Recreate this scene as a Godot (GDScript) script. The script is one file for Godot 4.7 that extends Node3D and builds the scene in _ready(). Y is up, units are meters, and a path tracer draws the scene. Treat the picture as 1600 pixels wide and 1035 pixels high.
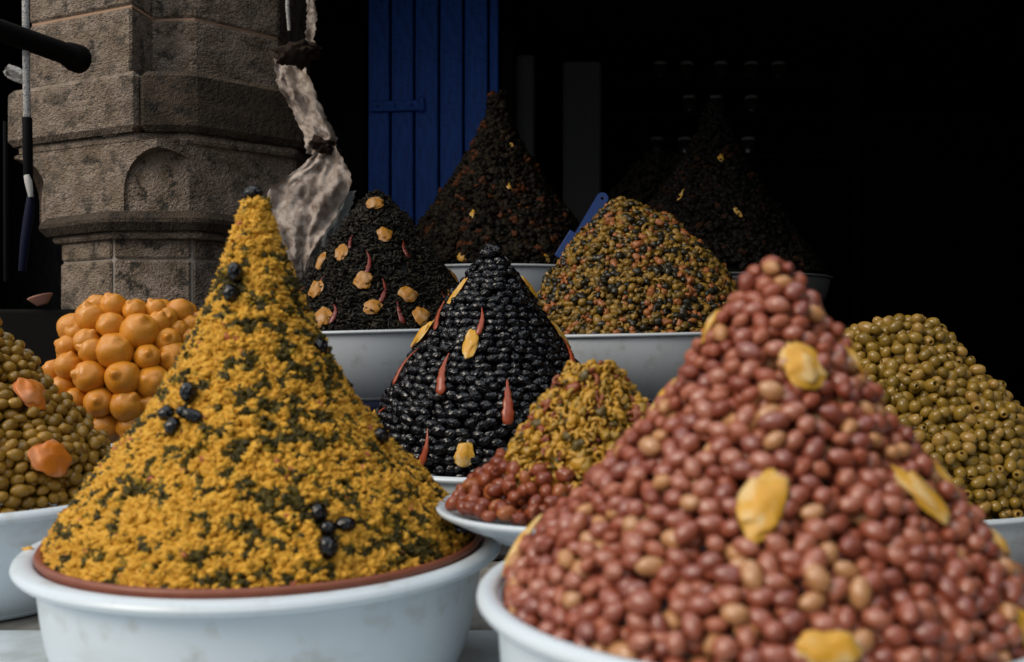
extends Node3D
# A market stall of heaped olives before a dark shop, beside a stone pillar.

const CY := 1.15          # height of the eye above the ground
const FP := 1500.0        # focal length, in pixels of the 1600 x 1035 photograph
var rng := RandomNumberGenerator.new()
var heaps := {}
var MT := {}
var used := {}


# ------------------------------------------------------------------ mesh builder
class MB:
	var v := PackedVector3Array()
	var c := PackedColorArray()
	var i := PackedInt32Array()
	var tint := Color.WHITE

	func p(at: Vector3, col = null) -> int:
		v.append(at)
		c.append(tint if col == null else col)
		return v.size() - 1

	func t(a: int, b: int, d: int) -> void:
		i.append(a); i.append(b); i.append(d)

	func q(a: int, b: int, d: int, e: int) -> void:
		t(a, b, d); t(a, d, e)

	func flatq(a: Vector3, b: Vector3, d: Vector3, e: Vector3) -> void:
		q(p(a), p(b), p(d), p(e))

	func add(o: MB, x := Transform3D.IDENTITY) -> void:
		var n := v.size()
		for k in o.v.size():
			v.append(x * o.v[k]); c.append(o.c[k])
		for k in o.i:
			i.append(k + n)

	func grid(rows: int, cols: int, first: int, closed: bool) -> void:
		for r in rows - 1:
			for k in (cols if closed else cols - 1):
				var a := first + r * cols + k
				var b := first + r * cols + (k + 1) % cols
				q(a, b, b + cols, a + cols)

	# faces are turned outwards by the sign of the volume; crease: normals split where faces meet sharper than this (degrees), 180 = smooth
	func done(material: Material, flat := false) -> ArrayMesh:
		var vol := 0.0
		var mid := Vector3.ZERO
		for k in v.size():
			mid += v[k]
		mid /= maxf(1.0, v.size())
		for k in range(0, i.size(), 3):
			vol += (v[i[k]] - mid).dot((v[i[k + 1]] - mid).cross(v[i[k + 2]] - mid))
		if vol > 0.0:
			for k in range(0, i.size(), 3):
				var s := i[k + 1]
				i[k + 1] = i[k + 2]; i[k + 2] = s
		var vv := v
		var cc := c
		var ii := i
		if flat:
			vv = PackedVector3Array(); cc = PackedColorArray(); ii = PackedInt32Array()
			for k in i:
				ii.append(vv.size()); vv.append(v[k]); cc.append(c[k])
		var n := PackedVector3Array()
		n.resize(vv.size())
		for k in range(0, ii.size(), 3):
			var f := (vv[ii[k + 2]] - vv[ii[k]]).cross(vv[ii[k + 1]] - vv[ii[k]])
			n[ii[k]] += f; n[ii[k + 1]] += f; n[ii[k + 2]] += f
		for k in n.size():
			n[k] = n[k].normalized() if n[k].length_squared() > 0.0 else Vector3.UP
		var arr := []
		arr.resize(Mesh.ARRAY_MAX)
		arr[Mesh.ARRAY_VERTEX] = vv
		arr[Mesh.ARRAY_NORMAL] = n
		arr[Mesh.ARRAY_COLOR] = cc
		arr[Mesh.ARRAY_INDEX] = ii
		var m := ArrayMesh.new()
		m.add_surface_from_arrays(Mesh.PRIMITIVE_TRIANGLES, arr)
		m.surface_set_material(0, material)
		return m


func noise(seed_: int, freq: float, oct := 3, kind := FastNoiseLite.TYPE_SIMPLEX_SMOOTH) -> FastNoiseLite:
	var n := FastNoiseLite.new()
	n.seed = seed_
	n.noise_type = kind
	n.frequency = freq
	n.fractal_octaves = oct
	return n


# profile of (radius, height), turned about y; a profile that starts and ends on the axis is closed
func lathe(prof: Array, seg := 48, lump: FastNoiseLite = null, amp := 0.0) -> MB:
	var m := MB.new()
	for q in prof:
		for k in seg:
			var a := TAU * k / seg
			var at := Vector3(cos(a) * q[0], q[1], sin(a) * q[0])
			if lump:
				at += Vector3(cos(a), 0.4, sin(a)) * lump.get_noise_3dv(at) * amp
			m.p(at)
	m.grid(prof.size(), seg, 0, true)
	return m


func ball(rings: int, seg: int, lump: FastNoiseLite = null, amp := 0.0, off := Vector3.ZERO, point := 0.0) -> MB:
	var m := MB.new()
	for r in rings + 1:
		var th := PI * r / rings
		for k in seg:
			var a := TAU * k / seg
			var d := Vector3(cos(th), sin(th) * cos(a), sin(th) * sin(a))
			var s := 1.0
			if lump:
				s += lump.get_noise_3dv(d + off) * amp
			s += point * pow(absf(d.x), 6.0)
			m.p(d * s)
	m.grid(rings + 1, seg, 0, true)
	return m


func tube(path: Array, radii: Array, seg := 10, flatten := 1.0, flat_axis := Vector3.ZERO) -> MB:
	var m := MB.new()
	var n := path.size()
	var side := Vector3.ZERO
	for k in n:
		var t: Vector3 = (path[mini(k + 1, n - 1)] - path[maxi(k - 1, 0)]).normalized()
		if k == 0:
			side = t.cross(Vector3.UP if absf(t.y) < 0.9 else Vector3.RIGHT).normalized()
		side = (side - t * side.dot(t)).normalized()
		var other := t.cross(side)
		for j in seg:
			var a := TAU * j / seg
			var o: Vector3 = (side * cos(a) + other * sin(a)) * float(radii[k])
			if flatten != 1.0:
				o -= flat_axis * o.dot(flat_axis) * (1.0 - flatten)
			m.p(path[k] + o)
	m.grid(n, seg, 0, true)
	for e in 2:
		var ring := 0 if e == 0 else (n - 1) * seg
		var mid := m.p(path[0] if e == 0 else path[n - 1])
		for j in seg:
			var a := ring + j
			var b := ring + (j + 1) % seg
			if e == 0:
				m.t(mid, b, a)
			else:
				m.t(mid, a, b)
	return m


# a bar of rectangular section with chamfered edges
func box(size: Vector3, bevel := 0.004, at := Vector3.ZERO) -> MB:
	var h := size / 2.0
	return prism([Vector2(-h.x, -h.z), Vector2(h.x, -h.z), Vector2(h.x, h.z), Vector2(-h.x, h.z)], -h.y, h.y, bevel, at)


# plan (x, z) raised from y0 to y1 with chamfered corners top and bottom
func prism(plan: Array, y0: float, y1: float, bevel := 0.006, at := Vector3.ZERO) -> MB:
	var pts := []
	var n := plan.size()
	var area := 0.0
	for k in n:
		area += plan[k].cross(plan[(k + 1) % n])
	if area < 0.0:
		plan = plan.duplicate(); plan.reverse()
	for k in n:
		var a: Vector2 = plan[(k + n - 1) % n]
		var b: Vector2 = plan[k]
		var c: Vector2 = plan[(k + 1) % n]
		pts.append(b + (a - b).normalized() * minf(bevel, a.distance_to(b) * 0.4))
		pts.append(b + (c - b).normalized() * minf(bevel, b.distance_to(c) * 0.4))
	var inner := []
	var m2 := pts.size()
	for k in m2:
		var a: Vector2 = pts[(k + m2 - 1) % m2]
		var b: Vector2 = pts[k]
		var c: Vector2 = pts[(k + 1) % m2]
		var n1 := (b - a).normalized().orthogonal()
		var n2 := (c - b).normalized().orthogonal()
		var d := (n1 + n2).normalized()
		inner.append(b + d * bevel * (1.0 if (b + d * 0.001 - b).dot(d) > 0 else -1.0) * _inward(plan, b, d))
	var m := MB.new()
	var rings := [[inner, y0], [pts, y0 + bevel], [pts, y1 - bevel], [inner, y1]]
	for r in 3:
		for k in m2:
			var j := (k + 1) % m2
			var A: Array = rings[r][0]
			var B: Array = rings[r + 1][0]
			m.flatq(Vector3(A[k].x, rings[r][1], A[k].y) + at, Vector3(A[j].x, rings[r][1], A[j].y) + at, Vector3(B[j].x, rings[r + 1][1], B[j].y) + at, Vector3(B[k].x, rings[r + 1][1], B[k].y) + at)
	var tri := Geometry2D.triangulate_polygon(PackedVector2Array(inner))
	for e in 2:
		var y: float = y0 if e == 0 else y1
		for k in range(0, tri.size(), 3):
			var w := [tri[k], tri[k + 1], tri[k + 2]]
			# orient caps like the sides: bottom faces the other way than the top
			var a: Vector2 = inner[w[0]]
			var s: float = (inner[w[1]] - a).cross(inner[w[2]] - a)
			if (s > 0.0) == (e == 0):
				w = [w[0], w[2], w[1]]
			w = [w[0], w[2], w[1]]
			m.t(m.p(Vector3(inner[w[0]].x, y, inner[w[0]].y) + at), m.p(Vector3(inner[w[1]].x, y, inner[w[1]].y) + at), m.p(Vector3(inner[w[2]].x, y, inner[w[2]].y) + at))
	return m


func _inward(plan: Array, b: Vector2, d: Vector2) -> float:
	return 1.0 if Geometry2D.is_point_in_polygon(b + d * 0.0015, PackedVector2Array(plan)) else -1.0


# ------------------------------------------------------------------ materials
func mat(c: Color, rough := 0.6, extra := {}) -> StandardMaterial3D:
	var m := StandardMaterial3D.new()
	m.albedo_color = c.linear_to_srgb()
	m.roughness = rough
	for k in extra:
		m.set(k, extra[k])
	return m


func tex(size: int, fn: Callable, srgb := true) -> ImageTexture:
	var im := Image.create(size, size, false, Image.FORMAT_RGB8)
	for y in size:
		for x in size:
			var c: Color = fn.call(x, y)
			im.set_pixel(x, y, c.linear_to_srgb() if srgb else c)
	return ImageTexture.create_from_image(im)


func noise_tex(seed_: int, freq: float, lo: Color, hi: Color, oct := 4, size := 512, bias := 0.5, sharp := 1.0) -> NoiseTexture2D:
	var t := NoiseTexture2D.new()
	t.width = size; t.height = size
	t.seamless = true
	t.noise = noise(seed_, freq, oct)
	var g := Gradient.new()
	g.offsets = PackedFloat32Array([clampf(bias - 0.5 / sharp, 0, 1), clampf(bias + 0.5 / sharp, 0, 1)])
	g.colors = PackedColorArray([lo.linear_to_srgb(), hi.linear_to_srgb()])
	t.color_ramp = g
	return t


func bump(seed_: int, freq: float, strength := 6.0, oct := 4, size := 512) -> NoiseTexture2D:
	var t := NoiseTexture2D.new()
	t.width = size; t.height = size
	t.seamless = true
	t.noise = noise(seed_, freq, oct)
	t.as_normal_map = true
	t.bump_strength = strength
	return t


func tri(m: StandardMaterial3D, scale_: float, world := false) -> StandardMaterial3D:
	m.uv1_triplanar = true
	m.uv1_world_triplanar = world
	m.uv1_scale = Vector3.ONE * scale_
	return m


func make_materials() -> void:
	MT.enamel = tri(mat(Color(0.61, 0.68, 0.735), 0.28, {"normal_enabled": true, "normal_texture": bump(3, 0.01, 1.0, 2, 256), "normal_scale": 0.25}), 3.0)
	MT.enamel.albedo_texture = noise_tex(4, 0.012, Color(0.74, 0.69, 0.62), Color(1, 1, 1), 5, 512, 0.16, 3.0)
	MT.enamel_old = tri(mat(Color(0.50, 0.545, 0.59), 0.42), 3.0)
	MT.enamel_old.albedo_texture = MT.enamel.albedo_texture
	MT.terracotta = tri(mat(Color(0.26, 0.075, 0.035), 0.4), 6.0)
	MT.terracotta.albedo_texture = noise_tex(5, 0.03, Color(0.7, 0.6, 0.55), Color(1, 1, 1), 4, 256)
	# stone: coarse patches, black lichen and fine pits
	var i1 := noise(11, 0.012, 4).get_seamless_image(512, 512)
	var i2 := noise(12, 0.07, 4).get_seamless_image(512, 512)
	var i3 := noise(13, 0.22, 3).get_seamless_image(512, 512)
	var i4 := noise(14, 0.016, 5).get_seamless_image(512, 512)
	var stone := tex(512, func(x, y):
		var a: float = i1.get_pixel(x, y).r - 0.5
		var b: float = i2.get_pixel(x, y).r - 0.5
		var f: float = i3.get_pixel(x, y).r - 0.5
		var l: float = i4.get_pixel(x, y).r - 0.5
		var base_ := Color(0.37, 0.285, 0.225).lerp(Color(0.21, 0.15, 0.10), clampf(0.5 + a * 2.0, 0, 1))
		base_ = base_.lerp(Color(0.45, 0.38, 0.32), clampf(b * 1.6, 0, 0.7))
		base_ = base_.lerp(Color(0.035, 0.032, 0.024), clampf((l + b * 0.45 - 0.07) * 4.0, 0, 0.9))
		var k: float = 1.0 + f * 1.5
		return Color(clampf(base_.r * k, 0, 1), clampf(base_.g * k, 0, 1), clampf(base_.b * k, 0, 1)))
	var relief := tex(512, func(x, y):
		var g := clampf(0.5 + (i2.get_pixel(x, y).r - 0.5) * 0.7 + (i3.get_pixel(x, y).r - 0.5) * 0.9, 0, 1)
		return Color(g, g, g), false)
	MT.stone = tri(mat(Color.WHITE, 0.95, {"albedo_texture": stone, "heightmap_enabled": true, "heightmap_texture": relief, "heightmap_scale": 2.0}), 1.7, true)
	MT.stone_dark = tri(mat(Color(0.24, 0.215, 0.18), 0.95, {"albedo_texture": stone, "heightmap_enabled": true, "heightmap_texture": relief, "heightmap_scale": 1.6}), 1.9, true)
	MT.mortar = mat(Color(0.33, 0.29, 0.25), 0.95)
	# painted wood
	var w1 := noise(21, 0.04, 4)
	var paint := tex(512, func(x, y):
		var a := w1.get_noise_2d(x * 1.6, y * 0.28)
		var b := w1.get_noise_2d(x * 3.0 + 900, y * 3.0)
		var col := Color(0.016, 0.125, 0.60).lerp(Color(0.012, 0.09, 0.44), clampf(0.5 + a * 1.2, 0, 1))
		return col.lerp(Color(0.03, 0.035, 0.045), clampf((b - 0.33) * 7.0, 0, 0.85)))
	MT.blue_paint = tri(mat(Color.WHITE, 0.6, {"albedo_texture": paint, "normal_enabled": true, "normal_texture": bump(22, 0.03, 5.0), "normal_scale": 0.5}), 1.3)
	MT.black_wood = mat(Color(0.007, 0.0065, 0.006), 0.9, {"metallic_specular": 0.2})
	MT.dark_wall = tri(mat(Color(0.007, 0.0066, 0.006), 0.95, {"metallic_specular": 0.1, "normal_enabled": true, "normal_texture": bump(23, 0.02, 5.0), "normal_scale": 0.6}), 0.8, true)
	MT.dark_plaster = tri(mat(Color(0.10, 0.095, 0.09), 0.95, {"normal_enabled": true, "normal_texture": bump(33, 0.03, 4.0, 4, 256), "normal_scale": 0.5}), 1.0, true)
	MT.grey_wood = tri(mat(Color(0.042, 0.042, 0.044), 0.85, {"normal_enabled": true, "normal_texture": bump(24, 0.03, 4.0), "normal_scale": 0.4}), 1.2, true)
	MT.floor = tri(mat(Color(0.09, 0.085, 0.08), 0.9), 1.0, true)
	MT.floor.albedo_texture = noise_tex(25, 0.03, Color(0.5, 0.5, 0.48), Color(1, 1, 1), 5, 512)
	MT.white_board = tri(mat(Color(0.58, 0.65, 0.70), 0.42), 1.5, true)
	MT.white_board.albedo_texture = noise_tex(26, 0.012, Color(0.72, 0.7, 0.66), Color(1, 1, 1), 5, 512, 0.42, 1.8)
	MT.old_board = tri(mat(Color(0.3, 0.285, 0.26), 0.75), 1.5, true)
	MT.old_board.albedo_texture = noise_tex(27, 0.02, Color(0.45, 0.42, 0.38), Color(1, 1, 1), 5, 512)
	MT.navy = mat(Color(0.004, 0.006, 0.022), 0.6, {"metallic_specular": 0.25})
	MT.iron = tri(mat(Color(0.006, 0.005, 0.0045), 0.8, {"metallic_specular": 0.2}), 9.0)
	MT.iron.albedo_texture = noise_tex(28, 0.03, Color(0.6, 0.5, 0.42), Color(1, 1, 1), 4, 256)
	MT.rubber = mat(Color(0.003, 0.003, 0.004), 0.6, {"metallic_specular": 0.2})
	MT.tape = tri(mat(Color(0.5, 0.48, 0.44), 0.7), 14.0)
	MT.tape.albedo_texture = noise_tex(29, 0.05, Color(0.18, 0.2, 0.3), Color(1, 1, 1), 4, 256, 0.42, 4.0)
	MT.sheet = tri(mat(Color(0.46, 0.39, 0.345), 0.6, {"normal_enabled": true, "normal_texture": bump(31, 0.03, 6.0, 4), "normal_scale": 0.35}), Vector3(1.2, 6.0, 1.2).length() / 2.0)
	MT.sheet.albedo_texture = noise_tex(30, 0.02, Color(0.32, 0.26, 0.22), Color(1, 1, 1), 5, 512, 0.42, 2.4)
	MT.sheet_plain = mat(Color(0.3, 0.33, 0.34), 0.6)
	MT.mottle = noise_tex(41, 0.05, Color(0.62, 0.55, 0.5), Color(1, 1, 1), 4, 256)


func olive_mats(key: String, list: Array, rough: float, extra := {}) -> void:
	var out := []
	for c in list:
		var m := tri(mat(c, rough, extra), 0.35)
		m.albedo_texture = MT.mottle
		out.append(m)
	MT[key] = out


# ------------------------------------------------------------------ objects
func numbered(called: String) -> String:
	var n: int = used.get(called, 0)
	used[called] = n + 1
	return called if n == 0 else "%s_%03d" % [called, n]


func tag(o: Node, label := "", category := "", group := "", kind := "") -> Node:
	if label: o.set_meta("label", label)
	if category: o.set_meta("category", category)
	if group: o.set_meta("group", group)
	if kind: o.set_meta("kind", kind)
	return o


func base(called: String, at := Vector3.ZERO) -> Node3D:
	var o := Node3D.new()
	o.name = numbered(called)
	o.position = at
	add_child(o, true)
	return o


func part(called: String, mesh: Mesh, parent: Node, at := Vector3.ZERO, material: Material = null) -> MeshInstance3D:
	var o := MeshInstance3D.new()
	o.name = called
	o.mesh = mesh
	o.position = at
	if material: o.material_override = material
	parent.add_child(o, true)
	return o


func thing(called: String, mesh: Mesh, at := Vector3.ZERO, material: Material = null) -> MeshInstance3D:
	var o := MeshInstance3D.new()
	o.name = numbered(called)
	o.mesh = mesh
	o.position = at
	if material: o.material_override = material
	add_child(o, true)
	return o


func many(called: String, mesh: Mesh, list: Array, parent: Node = self) -> MultiMeshInstance3D:
	var mm := MultiMesh.new()
	mm.transform_format = MultiMesh.TRANSFORM_3D
	mm.use_colors = true
	mm.mesh = mesh
	mm.instance_count = list.size()
	for k in list.size():
		mm.set_instance_transform(k, list[k][0])
		mm.set_instance_color(k, list[k][1])
	var o := MultiMeshInstance3D.new()
	o.name = numbered(called) if parent == self else called
	o.multimesh = mm
	parent.add_child(o, true)
	return o


func P(px: float, py: float, d: float) -> Vector3:     # the point at depth d that stands there in the photograph
	return Vector3((px - 800.0) / FP * d, CY + (517.5 - py) / FP * d, -d)


# ------------------------------------------------------------------ heaps
# prof: [picture row, half width] down the outline of the heap, at its depth d; stored as (radius, world height) from the base up
func heap(key: String, cx: float, d: float, rows: Array, lump_amp := 0.0, seed_ := 1) -> void:
	var prof := []
	var xs := []
	for q in rows:
		var mid: float = cx + (q[2] if q.size() > 2 else 0.0)      # some heaps lean
		var l := atan((mid - q[1] - 800.0) / FP)
		var r := atan((mid + q[1] - 800.0) / FP)
		var x := d * tan((l + r) / 2.0)
		prof.push_front(Vector2(sin((r - l) / 2.0) * sqrt(x * x + d * d), CY + (517.5 - q[0]) / FP * d))
		xs.push_front(x)
	heaps[key] = {"x": xs[0], "xs": xs, "z": -d, "prof": prof, "lump": noise(seed_, 9.0, 2), "amp": lump_amp, "top": prof[prof.size() - 1].y, "low": prof[0].y}


func axis_x(h: Dictionary, y: float) -> float:
	var pr: Array = h.prof
	if y <= h.low: return h.xs[0]
	for k in pr.size() - 1:
		if y <= pr[k + 1].y:
			return lerpf(h.xs[k], h.xs[k + 1], (y - pr[k].y) / maxf(1e-6, pr[k + 1].y - pr[k].y))
	return h.xs[pr.size() - 1]


func radius_at(h: Dictionary, y: float) -> float:
	var pr: Array = h.prof
	if y > h.top: return -(y - h.top)
	if y <= h.low: return pr[0].x
	for k in pr.size() - 1:
		if y <= pr[k + 1].y:
			return lerpf(pr[k].x, pr[k + 1].x, (y - pr[k].y) / maxf(1e-6, pr[k + 1].y - pr[k].y))
	return 0.0


func bumpy(h: Dictionary, at: Vector3) -> float:
	return h.lump.get_noise_3dv(at) * h.amp


func inside(h: Dictionary, p: Vector3, grow := 0.0) -> bool:
	if p.y < h.low: return false
	return Vector2(p.x - axis_x(h, p.y), p.z - h.z).length() < radius_at(h, p.y) + grow


# where a sight line meets the heap, or passes nearest to it: {at, n}
func on_heap(key: String, px: float, py: float) -> Dictionary:
	var h: Dictionary = heaps[key]
	var eye := Vector3(0, CY, 0)
	var dir := (P(px, py, 1.0) - eye)
	var best := 1e9
	var at := Vector3.ZERO
	var t := absf(h.z) - 0.45
	while t < absf(h.z) + 0.25:
		var p := eye + dir * t
		var g := Vector2(p.x - axis_x(h, p.y), p.z - h.z).length() - radius_at(h, p.y)
		if g < best:
			best = g; at = p
		if g <= 0.0: break
		t += 0.001
	var y := clampf(at.y, h.low, h.top)
	var slope := (radius_at(h, minf(y + 0.02, h.top)) - radius_at(h, maxf(y - 0.02, h.low))) / maxf(0.001, minf(y + 0.02, h.top) - maxf(y - 0.02, h.low))
	var out := Vector3(at.x - axis_x(h, y), 0, at.z - h.z).normalized()
	var n := (out + Vector3.UP * -slope).normalized()
	if best > 0.0:
		at -= out * best
	return {"at": at, "n": n}


# places for pieces in rows on the heap: [position, outward normal, tangent along the row, layer]
func pack(key: String, along: float, up: float, layers := 2, jit := 0.22) -> Array:
	var h: Dictionary = heaps[key]
	var out := []
	var pr: Array = h.prof
	for layer in layers:
		var s := up * 0.5 * layer
		var k := 0
		var done_len := 0.0
		while k < pr.size() - 1:
			var a: Vector2 = pr[k]
			var b: Vector2 = pr[k + 1]
			var l := a.distance_to(b)
			if s - done_len > l:
				done_len += l; k += 1
				continue
			var q := a.lerp(b, (s - done_len) / l)
			var tn := (b - a).normalized()
			var nr := Vector2(tn.y, -tn.x)           # outward in (radius, height)
			q -= nr * layer * up * 0.75
			var r := maxf(q.x, 0.0)
			var count := maxi(1, int(TAU * r / along))
			var ph := rng.randf() * TAU
			for j in count:
				var th := ph + TAU * (j + rng.randf_range(-jit, jit)) / count
				var o := Vector3(cos(th), 0, sin(th))
				var rr := r + rng.randf_range(-jit, jit) * up * 0.6
				if count == 1: rr = 0.0
				var n := (o * nr.x + Vector3.UP * nr.y).normalized()
				var at := Vector3(axis_x(h, q.y), q.y + rng.randf_range(-jit, jit) * up * 0.9, h.z) + o * rr
				at += n * bumpy(h, at)
				out.append([at, n, Vector3(-sin(th), 0, cos(th)), layer])
			s += up * rng.randf_range(0.93, 1.07)
		if layer == 0:
			out.append([Vector3(axis_x(h, h.top), h.top, h.z), Vector3.UP, Vector3.RIGHT, 0])
	return out


# pushes pieces of one layer apart along the heap until they hardly overlap
func settle(key: String, places: Array, gap: float, rounds := 4) -> Array:
	var h: Dictionary = heaps[key]
	for go in rounds:
		var cells := {}
		for k in places.size():
			var c := Vector3i((places[k][0] / gap).floor())
			if not cells.has(c): cells[c] = []
			cells[c].append(k)
		for k in places.size():
			var at: Vector3 = places[k][0]
			var c := Vector3i((at / gap).floor())
			var push := Vector3.ZERO
			for dx in [-1, 0, 1]:
				for dy in [-1, 0, 1]:
					for dz in [-1, 0, 1]:
						for j in cells.get(c + Vector3i(dx, dy, dz), []):
							if j == k or places[j][3] != places[k][3]: continue
							var v: Vector3 = at - places[j][0]
							var l := v.length()
							if l < gap and l > 1e-5: push += v / l * (gap - l) * 0.35
			var n: Vector3 = places[k][1]
			push -= n * n.dot(push) * 0.7
			at += push
			at.y = maxf(at.y, h.low)
			places[k][0] = at
	return places


# how large a piece shows in the photograph, 0 when it is out of frame, turned away or behind another heap
func shows(at: Vector3, n: Vector3, key: String) -> float:
	var eye := Vector3(0, CY, 0)
	var d := -at.z
	if d <= 0.05: return 0.0
	var px := 800.0 + at.x / d * FP
	var py := 517.5 - (at.y - CY) / d * FP
	if px < -8 or px > 1608 or py < -8 or py > 1043: return 0.0
	if n.dot((eye - at).normalized()) < -0.12: return 0.0
	for other in heaps:
		var h: Dictionary = heaps[other]
		if other == key or absf(h.z) - 0.4 > d: continue
		for k in range(6, 40):
			var p := eye.lerp(at, k / 40.0)
			if inside(h, p, -0.004): return 0.0
	return 1.0 / d


# the 300 pieces that show largest stand alone; the rest of the heap is one object
func fill(key: String, called: String, places: Array, meshes: Array, mats: Array, weights: Array, size: Vector3, vary: float, words: Array, category: String, group: String, rest_name: String, rest_label: String, rest_mesh: MB, rest_colors: Array, most := 300, upright := 0.35, skip: Array = [], tip := 0.25) -> void:
	var seen_list := []
	var rest := []
	for q in places:
		var at: Vector3 = q[0]
		var n: Vector3 = q[1]
		var blocked := false
		for g in skip:
			if at.distance_to(g[0]) < g[1] and q[3] == 0: blocked = true
		if blocked: continue
		var tn: Vector3 = q[2]
		var ang := rng.randfn(0.0, upright)
		tn = tn.rotated(n, ang)
		tn = (tn + n * rng.randfn(0.0, tip)).normalized()
		var y := (n - tn * n.dot(tn)).normalized()
		var z := tn.cross(y)
		var b := Basis(tn, y, z)
		b = b.rotated(tn, rng.randf() * TAU)
		var s := 1.0 + rng.randfn(0.0, vary)
		s = clampf(s, 0.6, 1.5)
		var st := clampf(1.0 + rng.randfn(0.0, vary * 0.8), 0.75, 1.3)
		if rng.randf() < 0.5: b = Basis(-b.x, -b.y, b.z)
		var x := Transform3D(b * Basis.from_scale(Vector3(size.x * s * st, size.y * s, size.z * s)), at)
		var w := rng.randf()
		var shade := 0
		for k in weights.size():
			w -= weights[k]
			if w <= 0.0:
				shade = k
				break
		var vis: float = shows(at, n, key) if q[3] == 0 else 0.0
		if vis > 0.0:
			seen_list.append([vis * s, x, shade])
		else:
			rest.append([x, shade])
	seen_list.sort_custom(func(a, b): return a[0] > b[0])
	for k in seen_list.size():
		if k < most:
			var o := thing(called, meshes[k % meshes.size()], Vector3.ZERO, mats[seen_list[k][2]])
			o.transform = seen_list[k][1]
			tag(o, words[seen_list[k][2]], category, group)
		else:
			rest.append([seen_list[k][1], seen_list[k][2]])
	var list := []
	for q in rest:
		list.append([q[0], rest_colors[q[1]]])
	if list.size():
		var m := tri(mat(Color.WHITE, mats[0].roughness, {"vertex_color_use_as_albedo": true, "albedo_texture": MT.mottle}), 0.35)
		var o := many(rest_name, rest_mesh.done(m), list)
		tag(o, rest_label, category + "s", "", "stuff")


# a heap of chopped stuff: a rough core and thousands of small pieces
func chopped(key: String, called: String, label: String, category: String, core: Color, count: int, bit: MB, tone: Callable, size: Vector2, flat := 1.0, amp := 0.006, rough := 0.6) -> Node3D:
	var h: Dictionary = heaps[key]
	var o := base(called, Vector3(h.x, h.low, h.z))
	var pr := []
	var steps := 60
	pr.append([0.0, -0.03])
	for k in steps + 1:
		var y: float = lerpf(h.low, h.top, float(k) / steps)
		pr.append([maxf(radius_at(h, y) - size.y * 0.9, 0.003), y - h.low - size.y * 0.6])
	pr.append([0.0, h.top - h.low - size.y * 0.5])
	var body := lathe(pr, 120, noise(77, 60.0, 3), amp)
	for k in body.v.size():
		body.v[k].x += axis_x(h, body.v[k].y + h.low) - h.x
	part("packed_core", body.done(mat(core, 0.8)), o)
	var total := 0.0
	var areas := []
	var clump := noise(78, 55.0, 2)
	for k in steps:
		var y := lerpf(h.low, h.top, (k + 0.5) / steps)
		total += maxf(radius_at(h, y), 0.01)
		areas.append(total)
	var list := []
	for k in count:
		var w := rng.randf() * total
		var row := 0
		while areas[row] < w: row += 1
		var y: float = lerpf(h.low, h.top, (row + rng.randf()) / steps)
		var th := rng.randf() * TAU
		var r := radius_at(h, y)
		var n := Vector3(cos(th), 0.7, sin(th)).normalized()
		var at := Vector3(axis_x(h, y) + cos(th) * r, y, h.z + sin(th) * r)
		at += n * (bumpy(h, at) + clump.get_noise_3dv(at) * size.y * 0.65 - rng.randf() * size.y * 0.4)
		var b := Basis(Vector3(rng.randfn(), rng.randfn(), rng.randfn()).normalized(), rng.randf() * TAU)
		var s := rng.randf_range(size.x, size.y)
		var fl := Basis.IDENTITY
		if flat != 1.0:
			fl = Basis.from_scale(Vector3(1.0, flat, flat))
		list.append([Transform3D(b * fl * s, at - o.position), tone.call(at)])
	var m := mat(Color.WHITE, rough, {"vertex_color_use_as_albedo": true, "metallic_specular": 0.25})
	var bits := many("chopped_pieces", bit.done(m), list, o)
	tag(bits, "", "", "", "stuff")
	tag(o, label, category)
	return o


# ------------------------------------------------------------------ bowls, garnishes
func bowl(called: String, label: String, cx: float, cz: float, rim_y: float, R: float, floor_y: float, material: Material, tilt := 0.0, lip := 0.022, base_share := 0.72, group := "") -> Node3D:
	var o := base(called, Vector3(cx, floor_y, cz))
	var H := rim_y - floor_y
	var r0 := R - lip
	var br := R * base_share
	var out := []
	out.append([0.0, 0.004])
	out.append([br - 0.012, 0.004])
	out.append([br - 0.010, 0.0])
	out.append([br, 0.0])
	out.append([br + 0.002, 0.006])
	for k in 15:
		var t := k / 14.0
		out.append([lerpf(br + 0.004, r0, sin(t * PI / 2.0) * 0.75 + t * 0.25), 0.008 + (H - 0.022) * (t * 0.62 + 0.38 * t * t)])
	out.append([r0, H - 0.008])
	out.append([r0 - 0.004, H - 0.008])
	for k in range(13, -1, -1):
		var t := k / 14.0
		out.append([lerpf(br + 0.004, r0, sin(t * PI / 2.0) * 0.75 + t * 0.25) - 0.004, 0.012 + (H - 0.022) * (t * 0.62 + 0.38 * t * t)])
	out.append([0.0, 0.012])
	part("body", lathe(out, 96).done(material), o)
	# rolled rim
	var rm := []
	var rr := minf(lip * 0.45, 0.0085)
	for k in 17:
		var a := TAU * k / 16.0
		rm.append([R - lip * 0.5 + cos(a) * lip * 0.55, H - rr + sin(a) * rr])
	part("rim", lathe(rm, 128).done(material), o)
	o.rotation.z = tilt
	if tilt != 0.0:
		o.position.y += 0.0
	tag(o, label, "bowl", group)
	return o


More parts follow.
